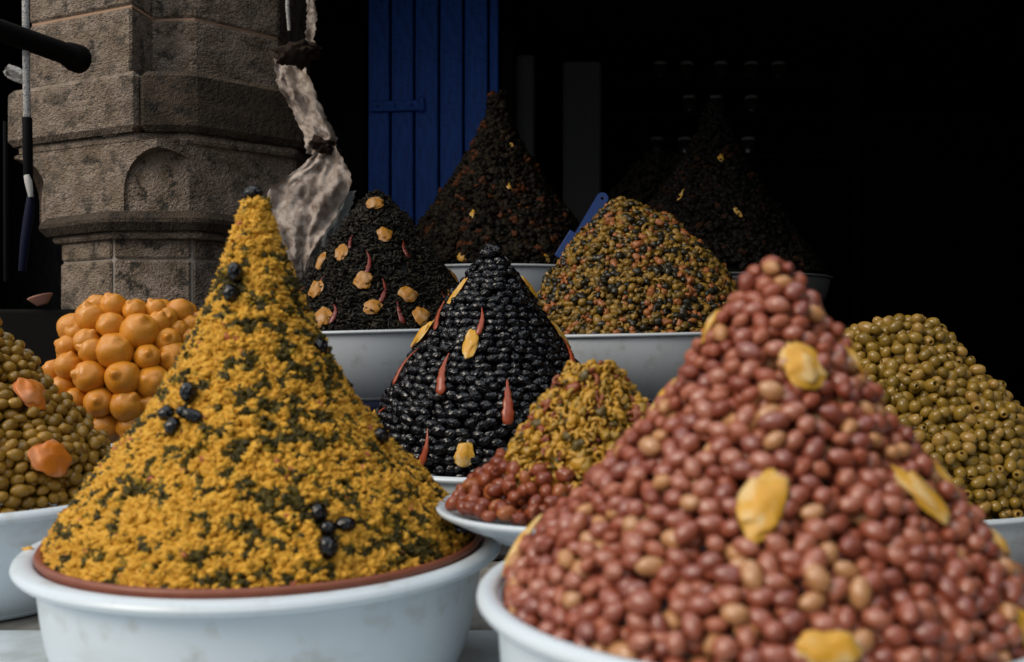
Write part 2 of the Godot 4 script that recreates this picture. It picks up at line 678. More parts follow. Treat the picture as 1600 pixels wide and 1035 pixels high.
func lemon_mesh(seed_: int, w: float, hgt: float) -> MB:
	var n := noise(seed_, 1.0, 2)
	var fine := noise(seed_ + 50, 3.2, 2)
	var m := MB.new()
	var rings := 16
	var seg := 22
	var pale := noise(seed_ + 9, 0.8, 2)
	for r in rings + 1:
		var th := PI * r / rings
		for k in seg:
			var a := TAU * k / seg
			var d := Vector3(sin(th) * cos(a), cos(th), sin(th) * sin(a))
			var s := 1.0 + n.get_noise_3dv(d) * 0.40 + fine.get_noise_3dv(d) * 0.05
			var q := Vector3(d.x * w * s, d.y * (0.24 if d.y > 0.0 else 0.15) * minf(w, hgt) * s, d.z * hgt * s)
			q.y -= 0.22 * (d.x * d.x + d.z * d.z) * minf(w, hgt)
			var pp := clampf(pale.get_noise_3dv(d + Vector3(3, 0, 0)) * 2.4 - 0.1, 0.0, 0.75)
			m.p(q, Color(0.62, 0.31, 0.025).lerp(Color(0.72, 0.52, 0.25), pp))
	m.grid(rings + 1, seg, 0, true)
	return m


# a piece of preserved lemon lying on a heap; w, hgt in pixels of the photograph, turn in degrees
func lemon_bit(key: String, px: float, py: float, w: float, hgt: float, turn: float, label: String, group: String, dull := 1.0, lift := 0.55) -> Vector3:
	var q := on_heap(key, px, py)
	var d: float = -q.at.z
	var k := d / FP * 0.5
	var seed_ := int(px * 7 + py)
	var n: Vector3 = q.n
	var ww := w * k
	# a piece on the slope shows foreshortened: lengthen what lies along the slope
	var to_eye: Vector3 = (Vector3(0, CY, 0) - q.at).normalized()
	var fore := clampf(n.dot(to_eye), 0.45, 1.0)
	var hh := hgt * k / maxf(fore, 0.6)
	var m := lemon_mesh(seed_, ww, hh).done(MT.lemon_peel if dull > 0.9 else MT.lemon_peel_orange if key == "green" else MT.lemon_peel_dull)
	var o := thing("lemon_piece", m)
	var up_slope := (Vector3.UP - n * n.y).normalized()
	var side := n.cross(up_slope).normalized()
	var b := Basis(-side, n, up_slope)
	if b.determinant() < 0: b = Basis(side, n, up_slope)
	o.transform = Transform3D(b.rotated(n, deg_to_rad(turn)), q.at + n * (minf(ww, hh) * lift + (0.004 if key == "black" else 0.0)))
	tag(o, label, "lemon piece", group)
	return o.position


func chilli(key: String, x0: float, y0: float, x1: float, y1: float, width: float, label: String, group: String, bend := 0.15, dull := false) -> void:
	var a := on_heap(key, x0, y0)
	var b := on_heap(key, x1, y1)
	var d: float = -a.at.z
	var rad := width * d / FP * 0.42
	var path := []
	var radii := []
	var n: Vector3 = (a.n + b.n).normalized()
	var across: Vector3 = (b.at - a.at).cross(n).normalized()
	var l: float = a.at.distance_to(b.at)
	for k in 13:
		var t := k / 12.0
		path.append(a.at.lerp(b.at, t) + n * (rad * (0.7 + 0.5 * sin(t * PI)) + (0.007 if key == "black" else 0.0)) + across * l * bend * sin(t * PI))
		radii.append(rad * (1.0 + 0.16 * sin(k * 2.3 + x0)) * (0.12 + 0.95 * pow(sin(clampf(t * 0.83 + 0.02, 0, 1) * PI * 0.62 + 0.02), 1.4)) * (1.0 if k < 12 else 0.55))
	var mb := tube(path, radii, 10, 0.5, n)
	var o := thing("red_pepper_strip", mb.done(MT.pepper_dull if dull else MT.pepper))
	var mid: Vector3 = path[6]
	tag(o, label, "pepper strip", group)


func black_olive(key: String, px: float, py: float, w: float, hgt: float, turn: float, label: String) -> void:
	var q := on_heap(key, px, py)
	var k: float = -q.at.z / FP * 0.5
	var o := thing("black_olive", MT.black_meshes[int(px) % 3], Vector3.ZERO, MT.black[0])
	var n: Vector3 = q.n
	var view := Basis.from_euler(Vector3(0, 0, deg_to_rad(turn)))
	o.transform = Transform3D(view * Basis.from_scale(Vector3(w * k, hgt * k, hgt * k) * 0.86), q.at + n * hgt * k * 0.55)
	tag(o, label, "olive", "black olives decorating the yellow heap")


# ------------------------------------------------------------------ the scene
func _ready() -> void:
	rng.seed = 20240611
	# camera: 35 mm lens, level
	var cam := Camera3D.new()
	cam.name = "camera"
	cam.position = Vector3(0, CY, 0)
	cam.fov = 2.0 * rad_to_deg(atan(517.5 / FP))
	cam.near = 0.05
	cam.far = 200.0
	var at := CameraAttributesPhysical.new()
	at.frustum_focal_length = 12.0 / (517.5 / FP)
	at.frustum_focus_distance = 1.95
	at.frustum_near = 0.05
	at.frustum_far = 200.0
	at.exposure_aperture = 4.8
	cam.attributes = at
	add_child(cam)
	cam.make_current()
	# overcast sky
	var we := WorldEnvironment.new()
	we.name = "world_environment"
	var env := Environment.new()
	env.background_mode = Environment.BG_SKY
	var sky := Sky.new()
	var pm := ProceduralSkyMaterial.new()
	pm.sky_top_color = Color(0.93, 0.965, 1.0)
	pm.sky_horizon_color = Color(0.60, 0.63, 0.66)
	pm.sky_curve = 0.6
	pm.ground_bottom_color = Color(0.16, 0.15, 0.14)
	pm.ground_horizon_color = Color(0.4, 0.4, 0.4)
	sky.sky_material = pm
	env.sky = sky
	env.background_energy_multiplier = 0.84
	env.tonemap_mode = Environment.TONE_MAPPER_LINEAR
	env.tonemap_exposure = 1.85
	env.sdfgi_enabled = true
	env.ssao_enabled = true
	env.ssil_enabled = true
	we.environment = env
	add_child(we)
	# what there is of the sun comes softly through the cloud from the front left
	var sun := DirectionalLight3D.new()
	sun.name = "sun"
	sun.light_energy = 0.36
	sun.light_color = Color(1.0, 0.96, 0.9)
	sun.light_angular_distance = 32.0
	sun.shadow_enabled = true
	add_child(sun)
	sun.look_at_from_position(Vector3(-3.0, 2.8, 2.2), Vector3.ZERO, Vector3.UP)

	make_materials()
	define_heaps()
	build_setting()
	build_pillar()
	build_door_and_shop()
	build_sheet_and_poles()
	build_tables_and_bowls()
	build_heaps()


func define_heaps() -> void:
	heap("yellow", 398, 1.20, [[312, 18], [340, 24], [400, 44], [480, 74], [560, 117], [640, 168], [700, 218], [760, 275], [800, 306], [836, 328], [848, 328]], 0.006, 1)
	heap("pink", 1207, 0.783, [[412, 11], [430, 34], [450, 50], [480, 66], [560, 114], [640, 176], [700, 226], [760, 280], [850, 368], [895, 406], [928, 408]], 0.003, 2)
	heap("black", 768, 1.95, [[388, 5], [404, 16], [422, 30], [460, 56], [500, 82], [550, 118], [600, 150], [650, 178], [700, 186], [722, 184]], 0.004, 3)
	heap("herb", 590, 2.50, [[300, 7], [320, 27], [350, 53], [400, 90], [450, 128], [500, 158], [517, 168]], 0.006, 4)
	heap("mixed", 1000, 2.50, [[316, 12, -30], [330, 36, -22], [350, 66, -12], [400, 112, -4], [450, 151], [500, 176], [522, 186]], 0.008, 5)
	heap("brown", 778, 3.30, [[150, 10], [200, 24], [240, 44], [300, 80], [350, 118], [400, 150], [420, 158]], 0.012, 6)
	heap("dark", 1115, 3.30, [[160, 8], [200, 20], [260, 50], [320, 92], [380, 134], [430, 172]], 0.012, 7)
	heap("dark_far", 1035, 3.95, [[235, 14], [270, 50], [310, 85], [370, 120], [430, 150]], 0.012, 8)
	heap("pitted", 1405, 1.75, [[500, 22], [515, 62], [540, 84], [560, 98], [590, 132], [625, 168], [655, 196], [720, 226], [780, 238], [800, 236]], 0.010, 9)
	heap("green", -60, 1.53, [[440, 16], [480, 34], [525, 62], [560, 96], [600, 132], [650, 176], [700, 222], [740, 230], [780, 231]], 0.004, 10)
	heap("sliced", 925, 1.16, [[570, 28], [582, 42], [600, 55], [640, 84], [700, 122], [740, 140], [775, 140], [800, 132]], 0.006, 11)
	heap("lemons", 212, 1.95, [[470, 80], [490, 104], [530, 130], [580, 146], [620, 146], [660, 134], [695, 118]], 0.0, 12)


func build_setting() -> void:
	var g := MB.new()
	g.flatq(Vector3(-60, 0, -60), Vector3(60, 0, -60), Vector3(60, 0, 60), Vector3(-60, 0, 60))
	tag(thing("ground", g.done(MT.floor)), "grey stone paving of the market square", "", "", "structure")


func slab(called: String, size: Vector3, at: Vector3, material: Material, label: String, category: String) -> MeshInstance3D:
	var o := thing(called, box(size, 0.01).done(material), at)
	tag(o, label, category)
	return o


func build_door_and_shop() -> void:
	# a shop with walls, floor and ceiling of thickness, open to the street
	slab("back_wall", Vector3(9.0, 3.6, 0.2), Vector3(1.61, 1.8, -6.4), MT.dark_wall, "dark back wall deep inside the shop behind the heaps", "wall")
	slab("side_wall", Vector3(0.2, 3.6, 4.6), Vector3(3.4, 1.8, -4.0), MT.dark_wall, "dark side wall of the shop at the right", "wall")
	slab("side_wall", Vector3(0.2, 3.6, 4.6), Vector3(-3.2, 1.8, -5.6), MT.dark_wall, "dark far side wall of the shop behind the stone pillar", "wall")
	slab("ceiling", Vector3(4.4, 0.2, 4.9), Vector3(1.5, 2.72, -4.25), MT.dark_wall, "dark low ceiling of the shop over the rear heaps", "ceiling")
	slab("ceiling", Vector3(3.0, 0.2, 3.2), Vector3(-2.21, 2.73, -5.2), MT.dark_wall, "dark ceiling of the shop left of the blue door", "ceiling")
	slab("side_wall", Vector3(0.3, 3.4, 5.2), Vector3(1.95, 1.7, -0.6), MT.dark_plaster, "added unseen grey wall at the right, keeping light off the stall and pillar", "wall")  # out of view, added to cut the light coming from the right
	# unseen house wall behind the eye, added to darken the pillar's right faces
	slab("added_house_wall", Vector3(8.0, 5.0, 0.4), Vector3(4.9, 2.5, 2.4), MT.dark_plaster, "added unseen house wall across the lane, keeping light off the pillar from the right", "house")
	# blue door leaf of upright planks
	var D := 4.0
	var door := base("blue_door", Vector3((678.0 - 800) / FP * D, 0.0, -D))
	var xs := [575, 610, 648, 686, 725, 763, 781]
	for k in 6:
		var x0: float = (xs[k] - 678.0) / FP * D
		var x1: float = (xs[k + 1] - 678.0) / FP * D
		var w := x1 - x0 - (0.007 if k % 2 == 0 else 0.011)
		part("plank", box(Vector3(w, 2.6, 0.03), 0.005).done(MT.blue_paint), door, Vector3((x0 + x1) / 2.0, 1.32, rng.randf_range(-0.003, 0.003)))
	part("backing_board", box(Vector3(0.535, 2.58, 0.015), 0.003).done(MT.black_wood), door, Vector3(0, 1.32, -0.03))
	var hin := part("hinge", box(Vector3(0.225, 0.045, 0.014), 0.004).done(MT.blue_paint), door, Vector3((622.0 - 678) / FP * D, CY + (517.5 - 168) / FP * D, 0.026))
	hin.rotation.z = 0.03
	part("hinge_knuckle", box(Vector3(0.026, 0.062, 0.022), 0.006).done(MT.blue_paint), hin, Vector3((660.0 - 622) / FP * D, 0.002, 0.004))
	for k in 3:
		var b := part("bolt", ball(8, 10).done(MT.blue_paint), hin, Vector3((592.0 + 26 * k - 622) / FP * D, 0.0, 0.009))
		b.scale = Vector3.ONE * 0.008
	tag(door, "blue painted door of upright planks behind the rear heaps", "door")
	# frame and posts
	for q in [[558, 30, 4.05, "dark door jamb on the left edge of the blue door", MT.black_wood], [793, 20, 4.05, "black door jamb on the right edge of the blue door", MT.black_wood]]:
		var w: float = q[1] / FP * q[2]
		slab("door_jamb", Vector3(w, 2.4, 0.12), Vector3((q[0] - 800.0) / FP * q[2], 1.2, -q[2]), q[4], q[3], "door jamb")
	slab("wooden_post", Vector3(0.085, 2.32, 0.09), Vector3((820.0 - 800) / FP * 4.1, 1.16, -4.1), MT.grey_wood, "thin grey wooden post just right of the blue door", "post")
	slab("wooden_post", Vector3(0.165, 2.32, 0.1), Vector3((909.0 - 800) / FP * 4.2, 1.16, -4.2), MT.grey_wood, "broad grey wooden post above the blue scoop handle", "post")
	slab("partition_wall", Vector3(1.2, 2.5, 0.1), Vector3(-1.25, 1.25, -4.3), MT.dark_wall, "dark wall between the stone pillar and the blue door", "wall")
	# shelves with jars, deep in the dark
	var sh := base("shelf_rack", Vector3(1.05, 0, -5.2))
	var rows := [58.0, 108.0, 160.0, 224.0]
	for r in rows:
		part("shelf", box(Vector3(1.5, 0.025, 0.26), 0.004).done(MT.black_wood), sh, Vector3(0, CY + (517.5 - r - 26) / FP * 5.2, 0))
	for s in [-1, 1]:
		part("upright", box(Vector3(0.04, 2.9, 0.26), 0.004).done(MT.black_wood), sh, Vector3(0.77 * s, 1.45, 0))
	tag(sh, "dark shelf rack with jars at the back of the shop", "shelf")
	var jar := lathe([[0.0, 0.0], [0.036, 0.0], [0.04, 0.006], [0.04, 0.062], [0.03, 0.074], [0.0, 0.074]], 20).done(mat(Color(0.03, 0.025, 0.02), 0.15))
	var lid := lathe([[0.0, 0.074], [0.034, 0.074], [0.035, 0.078], [0.035, 0.088], [0.03, 0.092], [0.0, 0.092]], 20).done(mat(Color(0.28, 0.28, 0.26), 0.5))
	var ords := ["top", "second", "third", "lowest"]
	for r in 4:
		var names := ["first", "second", "third", "fourth", "fifth"]
		var list: Array = [[1034, 1072], [1030, 1072, 1124, 1172, 1214], [1075, 1117, 1172], [1025, 1068, 1167]][r]
		for k in list.size():
			var j := base("jar", Vector3((list[k] - 800.0) / FP * 5.15, CY + (517.5 - rows[r] - 26) / FP * 5.2 + 0.013, -5.12))
			part("glass", jar, j)
			part("lid", lid, j)
			tag(j, "dim jar with pale lid on the %s shelf at the back, %s from the left" % [ords[r], names[k]], "jar", "jars on the shelf at the back")
	# round glass jars high at the right
	var globe := lathe([[0.0, 0.0], [0.03, 0.0], [0.05, 0.02], [0.058, 0.055], [0.048, 0.09], [0.026, 0.104], [0.024, 0.118], [0.0, 0.118]], 24).done(mat(Color(0.12, 0.2, 0.3), 0.12))
	var k0 := 0
	for q in [[1567, 32, "uppermost bluish round glass bottle high at the right in the shop"], [1540, 70, "left bluish round glass bottle below the uppermost one at the right"], [1585, 66, "right bluish round glass bottle below the uppermost one at the right"]]:
		var o := thing("round_bottle", globe, P(q[0], q[1], 5.6) - Vector3(0, 0.055, 0))
		tag(o, q[2], "bottle", "round bottles high at the right")
		k0 += 1
	var wr := base("wall_shelf", Vector3(2.85, CY + (517.5 - 32) / FP * 5.6 - 0.067, -5.66))
	part("board", box(Vector3(0.5, 0.018, 0.2), 0.003).done(MT.black_wood), wr)
	tag(wr, "small dark shelf under the uppermost round bottle", "shelf")
	var wr2 := base("wall_shelf", Vector3(2.82, CY + (517.5 - 68) / FP * 5.6 - 0.076, -5.66))
	part("board", box(Vector3(0.6, 0.018, 0.2), 0.003).done(MT.black_wood), wr2)
	tag(wr2, "small dark shelf under the lower pair of round bottles", "shelf")
	# blue scoop stuck behind the mixed heap
	var sc := base("scoop", P(930, 328, 2.72))
	var hb := MB.new()
	var w := 0.020
	var top := []
	for k in 25:
		var a := PI * k / 24.0
		top.append(Vector2(cos(a) * w, 0.045 + sin(a) * w))
	top.append(Vector2(-w * 0.8, -0.10)); top.append(Vector2(w * 0.8, -0.10))
	var cp := CSGPolygon3D.new()
	cp.polygon = PackedVector2Array(top)
	cp.depth = 0.008
	cp.material = mat(Color(0.010, 0.045, 0.2), 0.45)
	cp.name = "handle"
	var hole := CSGCylinder3D.new()
	hole.operation = CSGShape3D.OPERATION_SUBTRACTION
	hole.radius = 0.006; hole.height = 0.06; hole.sides = 16
	hole.position = Vector3(0, 0.046, 0.0)
	hole.rotation.x = PI / 2
	hole.name = "hole"
	cp.add_child(hole)
	sc.add_child(cp)
	part("scoop_blade", prism([Vector2(-0.035, -0.003), Vector2(0.035, -0.003), Vector2(0.035, 0.003), Vector2(-0.035, 0.003)], -0.2, -0.1, 0.002).done(mat(Color(0.010, 0.045, 0.2), 0.45)), sc, Vector3(0, 0, -0.004))
	sc.rotation.z = -0.56
	sc.scale = Vector3.ONE * 0.85
	tag(sc, "blue plastic scoop handle with a hole sticking out behind the mixed olive heap", "scoop")


func pl(list: Array) -> Array:      # plan points given as (picture column, depth)
	var out := []
	for q in list:
		out.append(Vector2((q[0] - 800.0) / FP * q[1], -q[1]))
	return out


func rough_prism(plan: Array, y0: float, y1: float, bevel := 0.012) -> MB:
	return prism(plan, y0, y1, bevel)


func yp(row: float, d := 2.78) -> float:
	return CY + (517.5 - row) / FP * d


func build_pillar() -> void:
	var o := base("stone_pillar", Vector3.ZERO)
	# octagonal shaft below the ledge: one stone per face and course, on a mortar core
	var oct := pl([[95, 2.97], [175, 2.82], [300, 2.82], [395, 3.0]])
	oct.append(Vector2(oct[3].x + 0.02, -3.35)); oct.append(Vector2(oct[2].x, -3.5)); oct.append(Vector2(oct[1].x, -3.5)); oct.append(Vector2(oct[0].x, -3.3))
	var mid := Vector2.ZERO
	for q in oct: mid += q / 8.0
	var core := []
	for q in oct: core.append(q + (mid - q).normalized() * 0.007)
	part("mortar", prism(core, 0.0, yp(368), 0.004).done(MT.mortar), o)
	var courses := [[yp(372), yp(402)], [yp(405), yp(505)], [yp(508), yp(640)], [yp(643), yp(800)], [yp(803), yp(960)], [yp(963), 0.0]]
	for c in courses:
		for k in 8:
			var a: Vector2 = oct[k]
			var b: Vector2 = oct[(k + 1) % 8]
			var e := (b - a).normalized() * 0.004
			var ia := a + e + (mid - a) * 0.3
			var ib := b - e + (mid - b) * 0.3
			var out := (((a + b) / 2.0) - mid).normalized() * rng.randf_range(0.0, 0.006)
			part("stone_block", prism([a + e + out, b - e + out, ib, ia], minf(c[0], c[1]), maxf(c[0], c[1]), 0.006).done(MT.stone), o)
	# ledge with a small moulding under it
	var ledge := pl([[55, 2.95], [156, 2.74], [316, 2.74], [440, 3.0]])
	ledge.append(Vector2(ledge[3].x, -3.55)); ledge.append(Vector2(ledge[0].x, -3.55))
	var under := []
	var lm := Vector2.ZERO
	for q in ledge: lm += q / 6.0
	for q in ledge: under.append(q + (lm - q).normalized() * 0.045)
	part("ledge_moulding", prism(under, yp(372), yp(360), 0.008).done(MT.stone), o)
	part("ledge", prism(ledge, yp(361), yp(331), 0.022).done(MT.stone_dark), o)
	# square block whose corners are cut back under a round arch
	var sq := pl([[22, 3.0], [245, 2.73], [462, 3.04]])
	sq.append(Vector2(sq[2].x, -3.6)); sq.append(Vector2(sq[0].x, -3.6))
	var cb := CSGCombiner3D.new()
	cb.name = "arched_block"
	var body := CSGPolygon3D.new()
	body.name = "block"
	body.polygon = PackedVector2Array(sq)
	body.depth = yp(222) - yp(332)
	body.rotation.x = PI / 2
	body.position.y = yp(332)
	body.material = MT.stone
	cb.add_child(body)
	for q in [[sq[1], 0.0, 0.066, 0.118], [sq[0], -1.05, 0.10, 0.13]]:
		var corner: Vector2 = q[0]
		var into := (Vector2(sq[1].x + q[1] * 0.0, -3.6) - Vector2(sq[1].x, sq[1].y)).normalized()
		var turn := 0.03
		if q[1] != 0.0:
			into = (Vector2(sq[1].x, -3.4) - corner).normalized()
		var ang := atan2(into.x, into.y)           # direction along z
		var start: Vector2 = corner + into * q[2]
		var cyl := CSGCylinder3D.new()
		cyl.name = "arch_cut"
		cyl.operation = CSGShape3D.OPERATION_SUBTRACTION
		cyl.radius = q[3]; cyl.height = 0.6; cyl.sides = 40
		cyl.material = MT.stone
		var cxz := start - into * 0.3
		var bs := Basis(Vector3.UP, ang) * Basis(Vector3.RIGHT, PI / 2)
		cyl.transform = Transform3D(bs, Vector3(cxz.x, yp(298), cxz.y))
		cb.add_child(cyl)
		var lower := CSGBox3D.new()
		lower.name = "arch_cut_below"
		lower.operation = CSGShape3D.OPERATION_SUBTRACTION
		lower.size = Vector3(q[3] * 2.0, 0.3, 0.6)
		lower.material = MT.stone
		lower.transform = Transform3D(Basis(Vector3.UP, ang), Vector3(cxz.x, yp(298) - 0.15, cxz.y))
		cb.add_child(lower)
	o.add_child(cb)
	# chamfered slab
	var sl := pl([[8, 2.99], [200, 2.75], [300, 2.75], [480, 3.0]])
	sl.append(Vector2(sl[3].x, -3.6)); sl.append(Vector2(sl[0].x, -3.6))
	var sm := Vector2.ZERO
	for q in sl: sm += q / 6.0
	var sl2 := []
	for q in sl: sl2.append(q + (sm - q).normalized() * 0.035)
	var cut := Vector2((214.0 - 800) / FP * 2.75, -2.75)
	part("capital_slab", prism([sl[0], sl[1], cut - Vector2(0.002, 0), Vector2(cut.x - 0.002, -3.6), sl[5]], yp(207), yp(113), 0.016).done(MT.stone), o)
	part("capital_slab", prism([cut + Vector2(0.002, 0), sl[2], sl[3], sl[4], Vector2(cut.x + 0.002, -3.6)], yp(207), yp(113.5), 0.016).done(MT.stone_dark), o)  # right stone darker: black stains, plus that side's shade put into its colour
	part("slab_moulding", prism(sl2, yp(223), yp(206.5), 0.008).done(MT.stone), o)
	# upper shaft with a stepped corner, in two heights
	var up := pl([[45, 2.98], [204, 2.80], [240, 2.93], [303, 2.92], [436, 3.12]])
	up.append(Vector2(up[4].x, -3.6)); up.append(Vector2(up[0].x, -3.6))
	part("shaft_stone", prism(up, yp(113), yp(6), 0.007).done(MT.stone), o)
	part("shaft_joint", prism(up.map(func(q): return q + (Vector2(-1.1, -3.3) - q).normalized() * 0.008), yp(7), yp(1), 0.002).done(mat(Color(0.42, 0.26, 0.17), 0.9)), o)
	part("shaft_stone", prism(up, yp(2), yp(-330), 0.007).done(MT.stone), o)
	tag(o, "weathered stone pillar with a stepped capital at the left of the stall", "pillar")


# a crumpled sheet between two edges, given as picture points from the top down at depths; thickness on the back
func sheet(left: Array, right: Array, d: float, across: int, seed_: int, fold: float) -> MB:
	var m := MB.new()
	var n := noise(seed_, 0.9, 3)
	var rows := 40
	var pick := func(list: Array, t: float) -> Vector2:
		var f := t * (list.size() - 1)
		var k := mini(int(f), list.size() - 2)
		return Vector2(list[k][0], list[k][1]).lerp(Vector2(list[k + 1][0], list[k + 1][1]), f - k)
	for side in 2:
		for r in rows + 1:
			var t := float(r) / rows
			var a: Vector2 = pick.call(left, t)
			var b: Vector2 = pick.call(right, t)
			for k in across + 1:
				var u := float(k) / across
				var q := a.lerp(b, u)
				var z := n.get_noise_2d(u * 2.2 + q.y * 0.003, q.y * 0.011) * fold + n.get_noise_2d(u * 6.0 + 40.0, q.y * 0.03) * fold * 0.22
				var at := P(q.x + n.get_noise_2d(q.y * 0.12, u * 2.0) * 4.0, q.y, d + z)
				m.p(at + Vector3(0, 0, -0.004 * side))
	var per := (rows + 1) * (across + 1)
	m.grid(rows + 1, across + 1, 0, false)
	var before := m.i.size()
	m.grid(rows + 1, across + 1, per, false)
	for k in range(before, m.i.size(), 3):
		var s := m.i[k + 1]
		m.i[k + 1] = m.i[k + 2]; m.i[k + 2] = s
	for r in rows:
		var a := r * (across + 1)
		m.q(a, a + across + 1, per + a + across + 1, per + a)
		a += across
		m.q(a + across + 1, a, per + a, per + a + across + 1)
	return m


func build_sheet_and_poles() -> void:
	# torn sheet tied beside the pillar
	var o := base("torn_sheet", P(490, 430, 2.62))
	var off := -o.position
	part("upper_sheet", sheet([[428, 92], [432, 130], [455, 170], [474, 210], [478, 240]], [[470, 80], [482, 120], [508, 180], [526, 215], [520, 245]], 2.78, 16, 5, 0.035).done(MT.sheet), o, off)
	part("lower_sheet", sheet([[498, 230], [468, 262], [418, 296], [416, 330], [432, 378], [448, 420], [462, 448]], [[522, 228], [538, 252], [551, 284], [534, 322], [510, 362], [492, 396], [482, 430]], 2.66, 26, 8, 0.035).done(MT.sheet), o, off)
	part("stiff_panel", sheet([[535, 300], [510, 350], [488, 400]], [[556, 298], [540, 360], [520, 420]], 2.74, 8, 9, 0.02).done(MT.sheet_plain), o, off)
	var tie_mat := mat(Color(0.03, 0.02, 0.016), 0.9, {"metallic_specular": 0.2})
	for q in [[464, 84, 0.055, 0.030, 0.2], [506, 229, 0.036, 0.021, -0.3]]:
		var knot := part("tie", ball(18, 22, noise(int(q[0]), 1.6, 4), 0.75).done(tie_mat), o, P(q[0], q[1], 2.68) + off)
		knot.transform = Transform3D(Basis(Vector3.BACK, q[4]) * Basis.from_scale(Vector3(q[2], q[3], 0.05)), knot.position)
	part("hanging_strip", sheet([[478, -20], [480, 30], [476, 68]], [[492, -20], [494, 30], [490, 68]], 2.74, 5, 12, 0.012).done(MT.sheet), o, off)
	tag(o, "torn greyish plastic sheet tied up beside the stone pillar", "sheet")
	var rp := thing("hanging_rope", tube([P(450, -30, 2.7), P(449, 10, 2.7), P(452, 48, 2.7)], [0.006, 0.006, 0.005], 8).done(MT.tape))
	tag(rp, "short pale rope end hanging right of the pillar at the top", "rope")
	# wrapped pole in front of the pillar
	var pole := base("wrapped_pole", P(42, 430, 2.5))
	var po := -pole.position
	part("wrapped_length", tube([P(39, -40, 2.5) + po, P(40, 60, 2.5) + po, P(41, 130, 2.5) + po, P(42, 188, 2.5) + po], [0.0085, 0.0088, 0.0092, 0.0092], 14).done(MT.tape), pole)
	part("black_sleeve", tube([P(42, 184, 2.5) + po, P(43, 240, 2.5) + po, P(44, 282, 2.5) + po], [0.0125, 0.0125, 0.0115], 14).done(MT.rubber), pole)
	part("white_knot", tube([P(41, 274, 2.49) + po, P(44, 284, 2.49) + po, P(46, 296, 2.49) + po, P(48, 308, 2.49) + po], [0.007, 0.0095, 0.008, 0.006], 12).done(mat(Color(0.5, 0.48, 0.45), 0.8)), pole)
	part("lower_cable", tube([P(48, 304, 2.5) + po, P(44, 340, 2.5) + po, P(38, 380, 2.5) + po, P(34, 424, 2.5) + po], [0.009, 0.012, 0.011, 0.009], 12).done(MT.navy), pole)
	tag(pole, "thin pole wrapped in paint-flecked tape with a black sleeve, before the pillar", "pole")
	# iron bar that ends against the pillar
	var bar := base("iron_bar", P(110, 88, 2.62))
	var bo := -bar.position
	part("shaft", tube([P(-60, 26, 2.35) + bo, P(108, 86, 2.60) + bo], [0.027, 0.030], 18).done(MT.iron), bar)
	part("end_collar", tube([P(104, 84, 2.595) + bo, P(116, 90, 2.62) + bo, P(124, 93, 2.64) + bo], [0.033, 0.039, 0.039], 18).done(MT.iron), bar)
	tag(bar, "dark rusty iron bar slanting down against the stone pillar", "bar")
	var rag := sheet([[4, 112], [10, 122], [34, 132]], [[14, 100], [30, 106], [42, 118]], 2.56, 8, 31, 0.03)
	tag(thing("paper_scrap", rag.done(MT.tape)), "pale torn scrap hanging beside the taped pole", "scrap")
	var b2 := thing("upright_bar", tube([P(8, 190, 2.9), P(9, 440, 2.9)], [0.007, 0.007], 8).done(MT.rubber))
	tag(b2, "thin dark upright bar at the left edge behind the taped pole", "bar")
	var dish := base("clay_dish", P(66, 476, 2.9))
	part("body", lathe([[0.0, 0.0], [0.016, 0.0], [0.034, 0.022], [0.036, 0.026], [0.031, 0.026], [0.014, 0.006], [0.0, 0.006]], 28).done(mat(Color(0.42, 0.2, 0.14), 0.7)), dish)
	dish.rotation.z = 0.3
	tag(dish, "small pinkish clay dish in the dark gap left of the pillar", "dish")
	slab("side_counter", Vector3(0.9, 0.9, 0.3), P(-60, 480, 3.05) - Vector3(0.0, 0.46, 0.0), MT.black_wood, "dark counter in the gap left of the stone pillar", "counter")


